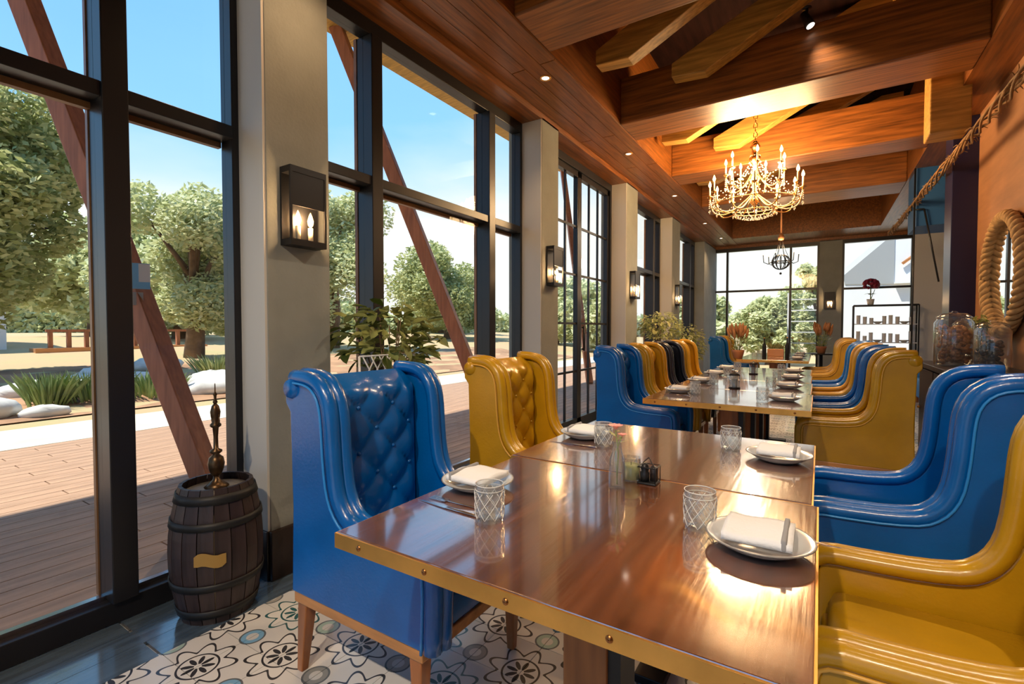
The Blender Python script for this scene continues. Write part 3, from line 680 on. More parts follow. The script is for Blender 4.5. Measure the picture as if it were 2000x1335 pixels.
# =================================================================== TABLEWARE
ZT = .7602
def plate_proto():
    t = tag(empty('side_plate'), 'x', 'plate', 'white plates set on the tables')
    MB().lathe([(.0001, .002), (.055, .002), (.062, .003), (.085, .015), (.100, .026), (.104, .0275), (.100, .0285), (.082, .018), (.060, .0075), (.0001, .0070)], 32, caps=False).build('dish', 'ceramic', t)
    MB().tube([(.103 * cos(i * pi / 16), .103 * sin(i * pi / 16), .0275) for i in range(32)], .0017, 5, closed=True).build('rim', 'ceramic_rim', t)
    return t
def napkin_proto():
    t = tag(empty('napkin'), 'x', 'napkin', 'folded white napkins on the plates')
    v = []; nx, ny = 14, 10
    for j in range(ny):
        for i in range(nx):
            x = -.064 + .128 * i / (nx - 1); y = -.066 + .132 * j / (ny - 1)
            v.append((x, y, .046 + .004 * sin(x * 60) * .4 + .003 * cos(y * 50)))
    top = len(v); v += [(x, y, .0288) for x, y, z in v]
    f = [(j * nx + i, j * nx + i + 1, (j + 1) * nx + i + 1, (j + 1) * nx + i) for j in range(ny - 1) for i in range(nx - 1)]
    f += [tuple(top + i for i in reversed(q)) for q in f]
    for i in range(nx - 1): f.append((i, top + i, top + i + 1, i + 1)); a = (ny - 1) * nx; f.append((a + i, a + i + 1, top + a + i + 1, top + a + i))
    for j in range(ny - 1): f.append((j * nx, (j + 1) * nx, top + (j + 1) * nx, top + j * nx)); a = nx - 1; f.append((j * nx + a, top + j * nx + a, top + (j + 1) * nx + a, (j + 1) * nx + a))
    MB().add(v, f, True).build('cloth', 'linen', t)
    MB().cbox(.044, .054, -.067, .067, .0289, .0515, .003).build('grey_stripe', 'linen_band', t)
    return t
def knife_proto():
    t = tag(empty('table_knife'), 'x', 'knife', 'steel table knives')
    MB().cbox(-.005, .005, -.10, .0, 0, .005, .0024).build('handle', 'steel', t)
    MB().add([(-.006, 0, .001), (.005, 0, .001), (.007, .08, .001), (.001, .105, .001), (-.006, .0, .003), (.005, 0, .003), (.007, .08, .0022), (.001, .105, .0022)], [(3, 2, 1, 0), (4, 5, 6, 7), (0, 1, 5, 4), (1, 2, 6, 5), (2, 3, 7, 6), (3, 0, 4, 7)]).build('blade', 'steel', t)
    return t
def fork_proto():
    t = tag(empty('table_fork'), 'x', 'fork', 'steel table forks')
    MB().cbox(-.004, .004, -.10, .03, 0, .004, .0019).build('handle', 'steel', t)
    m = MB().box(-.011, .011, .03, .045, .001, .0035)
    for i in range(4): m.box(-.011 + i * .0062, -.0082 + i * .0062, .045, .085, .001, .0035)
    m.build('tines', 'steel', t); return t
def tumbler_proto():
    t = tag(empty('tumbler'), 'x', 'glass', 'cut glass tumblers on the tables')
    n, m = 48, 26; v = []; f = []; H = .088; R = .0345
    for j in range(m):
        z = H * j / (m - 1)
        for i in range(n):
            a = 2 * pi * i / n; q = z / H
            d = 0
            if .08 < q < .82: d = .0034 * (abs(sin(a * 4 + q * 9)) * abs(sin(a * 4 - q * 9))) ** .5
            r = R * (.93 + .07 * q) + d; v.append((r * cos(a), r * sin(a), z))
    for j in range(m - 1):
        for i in range(n): f.append((j * n + i, j * n + (i + 1) % n, (j + 1) * n + (i + 1) % n, (j + 1) * n + i))
    f.append(tuple(range(n - 1, -1, -1)))
    o = len(v)
    prof = [(R - .0005, H), (R - .003, H), (R - .0045, .012), (R * .5, .009), (.0003, .009)]
    for r, z in prof:
        for i in range(n): a = 2 * pi * i / n; v.append((r * cos(a), r * sin(a), z))
    for i in range(n): f.append(((m - 1) * n + i, (m - 1) * n + (i + 1) % n, o + (i + 1) % n, o + i))
    for j in range(len(prof) - 1):
        for i in range(n): f.append((o + j * n + i, o + j * n + (i + 1) % n, o + (j + 1) * n + (i + 1) % n, o + (j + 1) * n + i))
    MB().add(v, f, False).build('glass_body', 'cut_glass', t)
    rb_ = MB()
    for sg in (-1, 1):
        for k in range(9):
            pts = []
            for i in range(11):
                q = i / 10; z = .008 + .064 * q; a = 2 * pi * k / 9 + sg * q * 1.25; r = R * (.93 + .07 * z / H) + .0026
                pts.append((r * cos(a), r * sin(a), z))
            rb_.tube(pts, .0009, 4)
    rb_.tube([(R * 1.02 * cos(i * pi / 16), R * 1.02 * sin(i * pi / 16), .076) for i in range(32)], .0010, 4, closed=True).tube([(R * .985 * cos(i * pi / 16), R * .985 * sin(i * pi / 16), H) for i in range(32)], .0013, 4, closed=True)
    rb_.build('cut_pattern', 'frosted', t); return t
PL, NK, KN, FK, TU = plate_proto(), napkin_proto(), knife_proto(), fork_proto(), tumbler_proto()
def put(proto, x, y, rz, label, z=ZT):
    o = proto if proto not in used else copy_tree(proto)
    used.add(proto); o.location = (x, y, z); o.rotation_euler = (0, 0, rz); o['label'] = label; return o
def setting(x, y, side, where, knife=True, first=False):
    s = 1 if side == 'R' else -1
    put(PL, x, y, 0, 'white plate %s' % where)
    put(NK, x, y, 0 if s > 0 else pi, 'folded white napkin %s' % where)
setting(-.102, 1.125, 'R', 'right front on the nearest table')
put(KN, -.06, 1.225, -pi / 2 - .12, 'steel knife beside the plate at the right front of the nearest table')
setting(-.115, 1.915, 'R', 'at the right rear of the near tables')
setting(-.83, 1.12, 'L', 'at the blue chair beside the barrel')
put(KN, -.80, .945, pi / 2 - .05, 'steel knife in front of the near blue chair, closest to the table front')
put(FK, -.80, .985, pi / 2 + .0, 'steel fork in front of the near blue chair')
setting(-.83, 1.88, 'L', 'at the mustard chair of the near tables')
put(KN, -.82, 1.74, pi / 2, 'steel knife in front of the near mustard chair')
put(TU, -.665, .945, .1, 'cut glass tumbler at the left front of the nearest table')
put(TU, -.228, 1.165, .6, 'cut glass tumbler beside the white plate at the right front')
put(TU, -.278, 1.975, .9, 'cut glass tumbler at the far right of the near tables')
put(TU, -.712, 1.79, .3, 'cut glass tumbler behind the bud vase at the far left')
names = ['first', 'second', 'third', 'fourth']
for k in range(4):
    y = 3.53 + k * .76
    setting(-.19 - .01 * k, y, 'R', 'on the chair side right of the %s middle table' % names[k])
    setting(-.85 - .01 * k, y + .05, 'L', 'on the window side of the %s middle table' % names[k])
    put(TU, -.30 - .01 * k, y - .12, .2, 'cut glass tumbler on the right of the %s middle table' % names[k])
    put(TU, -.73 - .01 * k, y + .0, .2, 'cut glass tumbler on the window side of the %s middle table' % names[k])
    put(KN, -.84, y - .1, pi / 2, 'steel knife on the window side of the %s middle table' % names[k])
for k in range(3):
    y = 8.3 + k * .78
    setting(-.28, y, 'R', 'on the right of table %s in the farthest row' % ['one', 'two', 'three'][k])
    put(TU, -.85, y, .2, 'cut glass tumbler on the window side of table %s in the farthest row' % ['one', 'two', 'three'][k])

# bud vase, candle jar, caddy on the near table
t = tag(empty('bud_vase', (-.49, 1.335, ZT)), 'clear glass bud vase with a pink flower on the nearest table', 'vase')
MB().lathe([(.021, 0), (.023, .002), (.023, .085), (.015, .105), (.0135, .13), (.016, .135), (.014, .135), (.012, .128), (.0135, .105), (.021, .083), (.021, .006), (.001, .005)], 24, caps=False).build('glass_body', 'clear_glass', t)
MB().tube([(0, 0, .01), (.004, .002, .1), (-.006, .004, .165)], .0016, 5).tube([(.002, 0, .01), (-.004, -.002, .1), (.016, -.004, .15)], .0014, 5).build('stem', 'stem', t)
for cx, cy, cz, r in ((-.006, .004, .175, .018), (.017, -.004, .155, .011)):
    fl_ = MB().sph((cx, cy, cz), r * .4, 6).build('flower', 'petal', t)
    pe = MB()
    for k in range(9):
        a = 2 * pi * k / 9; c_, s_ = cos(a), sin(a)
        pe.add([(cx, cy, cz - r * .2), (cx + c_ * r - s_ * r * .35, cy + s_ * r + c_ * r * .35, cz + r * .3), (cx + c_ * r * 1.3, cy + s_ * r * 1.3, cz + r * .35), (cx + c_ * r + s_ * r * .35, cy + s_ * r - c_ * r * .35, cz + r * .3)], [(0, 1, 2, 3)], True)
    pe.build('petals', 'petal', fl_)
lf = MB()
for k in range(5):
    a = k * 1.3; z = .13 + .008 * k; lf.add([(0, 0, z), (.02 * cos(a + .3), .02 * sin(a + .3), z + .006), (.038 * cos(a), .038 * sin(a), z + .014), (.02 * cos(a - .3), .02 * sin(a - .3), z + .006)], [(0, 1, 2, 3)])
lf.build('leaf_spray', 'leaf_olive', t)
t = tag(empty('candle_jar', (-.478, 1.425, ZT)), 'green wax candle in a glass jar behind the bud vase', 'candle')
MB().lathe([(.027, 0), (.029, .003), (.029, .07), (.0275, .07), (.0275, .006), (.001, .006)], 24, caps=False).build('glass_body', 'clear_glass', t)
MB().lathe([(.0265, .0065), (.0265, .048), (.001, .046)], 24).build('wax', 'wax', t)
MB().cyl((0, 0, .046), (0, 0, .056), .0012, n=5).build('wick', 'iron', t)
t = tag(empty('condiment_caddy', (-.425, 1.43, ZT)), 'small black wire caddy with pepper mill beside the candle jar', 'caddy')
MB().cbox(-.028, .028, -.028, .028, 0, .006, .002).tube([(.026, -.026, .005), (.026, -.026, .05), (0, 0, .075), (-.026, .026, .05), (-.026, .026, .005)], .002, 5).tube([(.026, .026, .005), (.026, .026, .05), (-.026, .026, .05), (-.026, -.026, .05), (.026, -.026, .05), (.026, .026, .05)], .0018, 5).build('rack', 'iron', t)
MB().lathe([(.013, .006), (.014, .03), (.010, .036), (.013, .044), (.009, .056), (.001, .06)], 14, (-.010, -.008, 0)).build('pepper_mill', 'iron', t)
MB().lathe([(.012, .006), (.012, .042), (.008, .048), (.001, .05)], 14, (.012, .010, 0)).build('salt_pot', 'sideboard_wood', t)
# lanterns, bottles and planters on the further tables
for y, x, nm in ((4.05, -.55, 'nearest'), (5.4, -.56, 'farther')):
    t = tag(empty('table_lantern', (x, y, ZT)), 'grey glass table lantern, the %s on the middle row' % nm, 'lantern', 'grey lanterns on the middle tables')
    MB().lathe([(.04, 0), (.042, .004), (.042, .01), (.001, .01)], 18).lathe([(.042, .10), (.03, .115), (.012, .12), (.001, .135)], 18).build('cap_and_base', 'iron', t)
    MB().lathe([(.038, .01), (.04, .1), (.038, .1), (.036, .012)], 18, caps=False).build('glass_body', 'clear_glass', t)
    MB().lathe([(.02, .01), (.02, .07), (.001, .07)], 12).build('candle', 'grey_paint', t)
def bottle(x, y, h, label, m='iron'):
    t = tag(empty('bottle', (x, y, ZT)), label, 'bottle', 'tall slim bottles on the far tables')
    MB().lathe([(.026, 0), (.028, .004), (.028, h * .6), (.011, h * .75), (.010, h * .95), (.001, h * .95)], 14).build('bottle_body', m, t)
    MB().lathe([(.012, h * .95), (.012, h), (.001, h)], 10).build('stopper', 'brass', t)
bottle(-.72, 8.35, .32, 'tall black bottle at the left of the farthest tables')
bottle(-.42, 8.45, .33, 'tall black bottle at the right of the farthest tables')
bottle(-.36, 8.75, .32, 'clear bottle behind the right black bottle', 'clear_glass')
bottle(-.28, 8.9, .28, 'clear bottle nearest the far right chairs', 'clear_glass')
def plume_planter(x, y, z, h, label, leafy=True, m='plume', n=26, pot='terracotta'):
    t = tag(empty('planter', (x, y, z)), label, 'plant')
    MB().lathe([(.06, 0), (.085, .10), (.09, .13), (.08, .13), (.07, .11), (.001, .11)], 18).build('pot', pot, t)
    st = MB(); pl = MB(); rnd = random.Random(int(x * 100))
    for k in range(n):
        a = rnd.uniform(0, 2 * pi); s_ = rnd.uniform(.02, .16); hh = h * rnd.uniform(.75, 1.0); top = Vector((s_ * cos(a), s_ * sin(a), hh))
        st.tube([(.3 * top.x, .3 * top.y, .1), (.6 * top.x, .6 * top.y, hh * .6), top], .003, 4)
        d = Vector((cos(a) * .25, sin(a) * .25, 1)).normalized(); pl.tube([top - d * .07, top - d * .01, top + d * .05, top + d * .1], [.006, .024, .02, .002], 5)
    st.build('stems', 'stem', t); pl.build('plumes', m, t)
    if leafy:
        lf = MB()
        for k in range(40):
            a = rnd.uniform(0, 2 * pi); r = rnd.uniform(.05, .13); zz = rnd.uniform(.12, h * .65); l = rnd.uniform(.05, .09)
            p = Vector((r * cos(a), r * sin(a), zz)); q = p + Vector((cos(a), sin(a), .6)) * l; w = Vector((-sin(a), cos(a), 0)) * l * .25; mm = (p + q) / 2
            lf.add([p, mm + w, q, mm - w], [(0, 1, 2, 3)])
        lf.build('leaf_tuft', 'leaf_olive', t)['kind'] = 'stuff'
plume_planter(-1.06, 8.15, ZT, .48, 'clay pot of copper plumes at the left of the farthest tables')
plume_planter(.02, 10.6, ZT, .50, 'clay pot of copper plumes beside the far pier, below the sconce')
MB().lathe([(.22, 0), (.22, .02), (.03, .04), (.03, ZT - .03), (.25, ZT - .02), (.25, ZT)], 20).build('plant_stand', 'iron', None, loc=(.02, 10.6, 0)); tag(bpy.data.objects['plant_stand'], 'round dark pedestal under the copper plumes', 'stand')
t = tag(empty('planter_box', (-.62, 9.15, ZT)), 'copper box of low green herbs on the farthest tables', 'plant')
MB().box(-.12, .12, -.06, .06, 0, .12).build('box', 'copper_pot', t, bevel=.006)
lf = MB(); rnd = random.Random(3)
for k in range(90):
    x, y = rnd.uniform(-.11, .11), rnd.uniform(-.05, .05); a = rnd.uniform(0, 2 * pi); p = Vector((x, y, .12)); q = p + Vector((cos(a) * .06, sin(a) * .06, rnd.uniform(.04, .12))); w = Vector((-sin(a), cos(a), 0)) * .014; mm = (p + q) / 2
    lf.add([p, mm + w, q, mm - w], [(0, 1, 2, 3)])
lf.build('herbs', 'leaf_olive', t)['kind'] = 'stuff'

# =================================================================== BARREL AND FINIAL
t = tag(empty('barrel', (-2.21, 1.075, 0)), 'small dark wooden barrel between the window and the pier', 'barrel')
# staves (each its own piece)
NS = 18; H = .558
def rb(z): return .140 + .040 * (1 - ((z - H / 2) / (H / 2)) ** 2)
zs = [0, .06, .14, .22, .29, .36, .44, .51, H]
sv_ = []
for z in zs:
    for r in (rb(z), rb(z) - .014):
        for sgn in (-1, 1):
            a = sgn * (pi / NS - .012); sv_.append((r * cos(a), r * sin(a), z))
fs = []
for i in range(len(zs) - 1):
    b0, b1 = i * 4, (i + 1) * 4
    for p, q in ((0, 1), (1, 3), (3, 2), (2, 0)): fs.append((b0 + p, b0 + q, b1 + q, b1 + p))
fs += [(0, 2, 3, 1), tuple(len(zs) * 4 - 4 + i for i in (0, 1, 3, 2))]
stm = MB().add(sv_, fs).mesh('stave', 'barrel_wood')
for k in range(NS): link_mesh('stave', stm, t, (0, 0, 0), (0, 0, 2 * pi * k / NS))
MB().lathe([(rb(.03) - .012, .03), (rb(H) - .016, .03), (rb(H) - .02, H - .03), (.0001, H - .03)], 36).build('head', 'barrel_top', t)
for z0, z1 in ((.03, .065), (.15, .18), (.40, .43), (.50, .535)):
    MB().lathe([(rb(z0) + .001, z0), (rb(z0) + .005, z0), (rb(z1) + .005, z1), (rb(z1) + .001, z1)], 36, caps=False).build('hoop', 'barrel_band', t)
# worn gilt badge on the belly: plate with a bird-like scroll mark
aa = math.atan2(-1.0, 1.45)
bp = []
for i in range(9):
    a = aa + (i / 8 - .5) * .62
    hgt = .020 if i in (0, 8) else .026; w_z = .008 * sin(i / 8 * 2 * pi)
    bp.append((a, .285 + w_z - hgt, .285 + w_z + hgt))
v = []; f = []
for a, z0, z1 in bp: v += [((rb(z0) + .006) * cos(a), (rb(z0) + .006) * sin(a), z0), ((rb(z1) + .006) * cos(a), (rb(z1) + .006) * sin(a), z1)]
for i in range(8): f.append((2 * i, 2 * i + 2, 2 * i + 3, 2 * i + 1))
MB().add(v, f, True).build('gilt_badge', 'label_gold', t)
t = tag(empty('candlestick', (-2.21, 1.075, H - .029)), 'tall turned bronze candlestick standing on the barrel', 'candlestick')
MB().lathe([(.045, 0), (.048, .006), (.03, .02), (.014, .035), (.012, .05)], 20).build('base', 'bronze', t)
MB().lathe([(.012, .05), (.02, .058), (.03, .085), (.033, .105), (.028, .13), (.012, .145), (.024, .155), (.024, .162), (.010, .17), (.009, .22), (.012, .26), (.022, .268), (.022, .275), (.013, .285), (.018, .31), (.020, .33), (.014, .355), (.006, .365)], 20).build('shaft', 'bronze', t)
MB().lathe([(.006, .365), (.010, .372), (.005, .385), (.006, .40), (.009, .405), (.003, .415), (.002, .45), (.0003, .455)], 14).build('spike', 'bronze', t)
for a in (0, pi): MB().tube([(.02 * cos(a), .02 * sin(a), .27), (.032 * cos(a), .032 * sin(a), .29), (.026 * cos(a), .026 * sin(a), .32)], .003, 6).build('handle', 'bronze', t)

# =================================================================== PLANTS INSIDE
def leaf_mesh(l, w, m):
    v = [(0, 0, 0), (w * .7, l * .3, .006), (w, l * .55, .004), (w * .5, l * .85, -.004), (0, l, -.014), (-w * .5, l * .85, -.004), (-w, l * .55, .004), (-w * .7, l * .3, .006), (0, l * .5, -.006)]
    return MB().add(v, [(0, 1, 8), (1, 2, 8), (2, 3, 8), (3, 4, 8), (4, 5, 8), (5, 6, 8), (6, 7, 8), (7, 0, 8)], True).mesh('leaf', m)
def bush(name, loc, label, R, zc, zr, n, ll, pot_h, stemh, m='leaf_dark', seed=1, single=True, potm='terracotta', potr=.14):
    t = tag(empty(name, loc), label, 'plant'); rnd = random.Random(seed)
    MB().lathe([(potr * .75, 0), (potr, pot_h - .03), (potr * 1.08, pot_h - .03), (potr * 1.08, pot_h), (potr * .95, pot_h), (potr * .93, pot_h - .03), (.001, pot_h - .03)], 22).build('pot', potm, t)
    st = MB(); lm = leaf_mesh(ll, ll * .28, m); big = MB()
    for k in range(11):
        a = rnd.uniform(0, 2 * pi); r = R * rnd.uniform(.3, .8); st.tube([(0, 0, pot_h - .03), (r * .2 * cos(a), r * .2 * sin(a), (pot_h + zc) / 2), (r * cos(a), r * sin(a), zc + zr * rnd.uniform(-.2, .7))], [.008, .006, .003], 5)
    st.build('stems', 'bark', t)
    for k in range(n):
        while True:
            p = Vector((rnd.uniform(-1, 1), rnd.uniform(-1, 1), rnd.uniform(-1, 1)))
            if .25 < p.length < 1: break
        loc_ = (p.x * R, p.y * R, zc + p.z * zr); rt = (rnd.uniform(-.9, .6), rnd.uniform(-.6, .6), math.atan2(p.y, p.x) - pi / 2 + rnd.uniform(-.9, .9)); sc = rnd.uniform(.7, 1.2)
        if single: link_mesh('leaf', lm, t, loc_, rt, (sc,) * 3)
        else:
            Mx = Matrix.Translation(loc_) @ Matrix.Rotation(rt[2], 4, 'Z') @ Matrix.Rotation(rt[0], 4, 'X') @ Matrix.Scale(sc, 4)
            big.add([Mx @ v.co for v in lm.vertices], [tuple(p_.vertices) for p_ in lm.polygons], True)
    if not single: big.build('foliage', m, t)['kind'] = 'stuff'
    return t
bush('potted_plant', (-2.12, 2.0, 0), 'bushy dark green potted plant behind the near blue chair', .29, 1.17, .20, 300, .095, .42, .5, seed=4)
bush('potted_plant', (-1.95, 1.78, 0), 'low green plant in the gap right of the near blue chair', .13, .72, .12, 60, .06, .35, .3, seed=5, potr=.09)
bush('potted_plant', (-2.02, 7.3, 0), 'pale green potted plant in front of the window beyond the door', .3, 1.25, .22, 500, .07, .5, .5, 'leaf_olive', 6, False)
bush('potted_plant', (-1.9, 8.6, 0), 'green potted plant behind the far mustard chair', .28, .95, .35, 500, .08, .4, .5, 'leaf_olive', 8, False)
# white wire stand with crossed bars behind the near blue chair
w_ = MB()
for k in range(6):
    y = 1.70 + k * .055; w_.cyl((-2.0, y, .93), (-2.0, y + .09, 1.075), .004, n=5); w_.cyl((-2.0, y + .09, .93), (-2.0, y, 1.075), .004, n=5)
w_.cyl((-2.0, 1.68, 1.075), (-2.0, 2.08, 1.075), .005, n=6).cyl((-2.0, 1.68, .93), (-2.0, 2.08, .93), .005, n=6).cyl((-2.0, 1.68, 0), (-2.0, 1.68, 1.075), .006, n=6).cyl((-2.0, 2.08, 0), (-2.0, 2.08, 1.075), .006, n=6)
tag(w_.build('plant_rack', 'white_paint'), 'white crossed-wire plant rack behind the near blue chair', 'rack')

# =================================================================== RIGHT SIDE
t = tag(empty('mirror', (1.249, 5.28, 1.64)), 'oval mirror in a thick rope frame on the brown right wall', 'mirror')
ry, rz_ = .41, .42
MB().add([(-.03, 0, 0)] + [(-.03, ry * cos(a), rz_ * sin(a)) for a in [i * pi / 24 for i in range(48)]], [(0, (i + 1) % 48 + 1, i + 1) for i in range(48)]).build('glass', 'mirror', t)
MB().add([(0, .9 * ry * cos(a), .9 * rz_ * sin(a)) for a in [i * pi / 24 for i in range(48)]] + [(-.028, .9 * ry * cos(a), .9 * rz_ * sin(a)) for a in [i * pi / 24 for i in range(48)]], [(i, (i + 1) % 48, 48 + (i + 1) % 48, 48 + i) for i in range(48)]).build('backing', 'sideboard_wood', t)
for q in range(3):
    pts = []
    for i in range(160):
        a = 2 * pi * i / 160; tw = 34 * a / 2 + q * 2 * pi / 3; ra = .026
        pts.append((-.05 + ra * cos(tw), (ry + .035 + ra * sin(tw)) * cos(a), (rz_ + .035 + ra * sin(tw)) * sin(a)))
    MB().tube(pts, .024, 6, closed=True).build('rope_strand', 'rope', t)
t = tag(empty('sideboard', (1.0, 4.55, 0)), 'long dark sideboard against the right wall under the mirror', 'sideboard')
MB().box(-.24, .245, -1.35, 1.35, .88, .92).build('worktop', 'sideboard_wood', t, bevel=.005)
MB().box(-.20, .245, -1.3, 1.3, .10, .88).build('body', 'sideboard_wood', t)
for k in range(4):
    dd = MB().box(-.215, -.20, -1.28 + k * .645, -.665 + k * .645, .12, .86).build('door', 'sideboard_wood', t, bevel=.004)
    MB().sph((-.225, -.72 + k * .645, .5), .012, 6).build('knob', 'brass', dd)
for y in (-1.25, 1.2): MB().box(-.18, .2, y, y + .05, 0, .10).build('foot', 'sideboard_wood', t)
def jar(x, y, r, h, label, fill, name='glass_jar'):
    t = tag(empty(name, (x, y, .9205)), label, 'jar')
    MB().lathe([(r * .95, 0), (r, .01), (r, h * .78), (r * .86, h * .84), (r * .86, h * .86), (r * .84, h * .86), (r * .84, h * .84), (r * .97, h * .77), (r * .97, .014), (.001, .014)], 28, caps=False).build('glass_body', 'clear_glass', t)
    MB().lathe([(r * .88, h * .862), (r * .9, h * .88), (r * .6, h * .95), (.012, h * .965), (.02, h * .985), (.001, h)], 24).build('lid', 'clear_glass', t)
    rnd = random.Random(9)
    if fill == 'cork':
        cm = MB().cyl((0, 0, -.02), (0, 0, .02), .012, n=8).mesh('cork', 'cork')
        for k in range(150):
            a = rnd.uniform(0, 2 * pi); rr = (r - .03) * rnd.random() ** .35; z = .03 + (h * .72 - .03) * (k / 150)
            link_mesh('cork', cm, t, (rr * cos(a), rr * sin(a), z), (rnd.uniform(0, 3), rnd.uniform(0, 3), rnd.uniform(0, 3)))
    elif fill == 'dark':
        cm = MB().sph((0, 0, 0), .022, 5, .8).mesh('dried_pod', 'iron')
        for k in range(40):
            a = rnd.uniform(0, 2 * pi); rr = (r - .03) * rnd.random() ** .5
            link_mesh('dried_pod', cm, t, (rr * cos(a), rr * sin(a), .03 + h * .5 * k / 40))
    return t
jar(.90, 5.15, .125, .44, 'big glass jar full of brown corks on the left end of the sideboard', 'cork')
jar(1.03, 4.72, .10, .36, 'clear lidded jar of dark pods on the sideboard, right of the cork jar', 'dark')
jar(1.02, 5.50, .08, .38, 'clear empty lidded jar behind the cork jar', 'none')
# ferny sprig in a pot beside the jars
bush('potted_plant', (1.07, 5.24, .9205), 'small green leafy pot between the jars below the mirror', .035, .30, .11, 130, .042, .12, .1, 'leaf_olive', 12, False, 'iron', .05)
# twisted vine garland under the right soffit
t = tag(empty('vine_garland', (0, 0, 0)), 'twisted dried vine garland strung along the right wall below the ceiling', 'garland')
for q in range(5):
    rnd = random.Random(q); pts = []
    for i in range(110):
        y = 3.2 + i * .068; ra = .028 + .014 * sin(i * .23 + q); a = i * .36 + q * 1.26
        pts.append((1.0 + ra * cos(a), y, 2.73 + .018 * (y - 3.5) + ra * sin(a) - .015 * sin(y * 2.1)))
    MB().tube(pts, .009, 5).build('vine_strand', 'vine', t)
tw = MB(); rnd = random.Random(5)
for k in range(130):
    y = rnd.uniform(3.2, 10.6); a = rnd.uniform(0, 2 * pi); p = Vector((1.0, y, 2.73 + .018 * (y - 3.5))); d_ = Vector((cos(a) * .05, rnd.uniform(-.12, .12), sin(a) * .05)); tw.tube([p + d_ * .3, p + d_ * .8 + Vector((0, 0, .015)), p + d_ * 1.2], [.005, .004, .002], 4)
tw.build('twigs', 'vine', t)['kind'] = 'stuff'
# black shelf rack with white crockery before far right window
t = tag(empty('shelf_rack', (1.12, 12.6, 0)), 'black metal rack of shelves before the far right window', 'shelf')
fr = MB()
for x in (-.53, .53):
    for y in (-.15, .15): fr.box(x - .012, x + .012, y - .012, y + .012, 0, 1.70)
fr.box(-.53, .53, -.16, -.14, 1.68, 1.70).box(-.53, .53, .14, .16, 1.68, 1.70).build('frame', 'black_frame', t)
for z in (.5, .92, 1.30): MB().box(-.53, .53, -.15, .15, z, z + .015).build('shelf_board', 'white_paint', t)
MB().box(-.53, .53, -.15, .15, 1.70, 1.712).build('top_board', 'black_frame', t)
mg = MB().lathe([(.03, 0), (.035, .01), (.035, .12), (.03, .12), (.03, .012), (.001, .012)], 12, caps=False).mesh('cup', 'white_paint')
dm = MB().lathe([(.03, 0), (.06, .02), (.09, .05), (.085, .05), (.05, .015), (.001, .01)], 14, caps=False).mesh('bowl', 'ceramic')
rnd = random.Random(2)
for z, zn in ((.935, 'lower'), (1.315, 'upper')):
    for k in range(9):
        b_ = k % 4 == 3
        o = link_mesh('bowl' if b_ else 'white_cup', dm if b_ else mg, None, (.68 + k * .108, 12.55 + rnd.uniform(-.02, .06), z + .0005), scale=(1, 1, 1 if b_ else rnd.uniform(1, 1.9)))
        tag(o, ('white bowl' if b_ else 'white cup') + ' number %s from the left on the %s shelf of the far rack' % (['one', 'two', 'three', 'four', 'five', 'six', 'seven', 'eight', 'nine'][k], zn), 'bowl' if b_ else 'cup', 'white crockery on the %s shelf' % zn)
t = tag(empty('flower_pot', (.88, 12.6, 1.7125)), 'white pot of dark red flowers on top of the far rack', 'plant')
MB().lathe([(.05, 0), (.07, .12), (.06, .12), (.05, .10), (.001, .1)], 16).build('pot', 'white_paint', t)
MB().cyl((0, 0, .1), (0, 0, .34), .01, n=6).cyl((0, 0, .1), (.07, 0, .32), .006, n=6).build('stems', 'stem', t)
fl_ = MB(); rnd = random.Random(8)
for k in range(60):
    a = rnd.uniform(0, 2 * pi); e_ = rnd.uniform(-.6, 1.5); r = .125; fl_.sph((r * cos(a) * cos(e_), r * sin(a) * cos(e_), .42 + .10 * sin(e_)), .035, 5)
fl_.build('blossom', 'petal_dark', t)
lf = MB()
for k in range(14):
    a = k * .9; lf.add([(0, 0, .2), (.06 * cos(a + .3), .06 * sin(a + .3), .24), (.13 * cos(a), .13 * sin(a), .22), (.06 * cos(a - .3), .06 * sin(a - .3), .24)], [(0, 1, 2, 3)])
lf.build('leaf_tuft', 'leaf_olive', t)
# blue sofa beyond the column
t = tag(empty('sofa', (1.75, 9.6, 0)), 'bright blue sofa in the bay beyond the dark column', 'sofa')
MB().cbox(-.45, .45, -.8, .8, .12, .44, .05).build('seat', 'blue_sofa', t); MB().cbox(.2, .45, -.8, .8, .40, .88, .06).build('backrest', 'blue_sofa', t)
MB().cbox(-.45, .45, .65, .85, .12, .62, .05).build('armrest', 'blue_sofa', t); MB().cbox(-.45, .45, -.85, -.65, .12, .62, .05).build('armrest', 'blue_sofa', t)
for x in (-.38, .38):
    for y in (-.72, .72): MB().cyl((x, y, 0), (x, y, .13), .02).build('leg', 'chair_wood', t)

# =================================================================== OUTSIDE
gz = -.06
gr = MB(); nx, ny = 50, 60; v = []
def gh(x, y):
    d = -x - 8.6
    if d < 0: return gz - .08
    return gz - .0 + min(.9, .055 * d) + .05 * sin(x * .9) * cos(y * .7) * min(1, d / 3)
xs_ = [8.0] + [4.0] + [-2.6 - 6.0 * (i / 8) for i in range(9)] + [-8.8 - (i / 30) ** 1.8 * 90 for i in range(31)]
ys_ = [-40 + i * 2.2 for i in range(70)]
v = [(x, y, gh(x, y) if x < -2 else gz - .1) for y in ys_ for x in xs_]
n_ = len(xs_); f = [(j * n_ + i, j * n_ + i + 1, (j + 1) * n_ + i + 1, (j + 1) * n_ + i) for j in range(len(ys_) - 1) for i in range(n_ - 1)]
f = [tuple(reversed(q)) for q in f]
go = MB().add(v, f, True).build('ground', 'lawn'); struct(go, 'sandy lawn rising beyond the terrace')
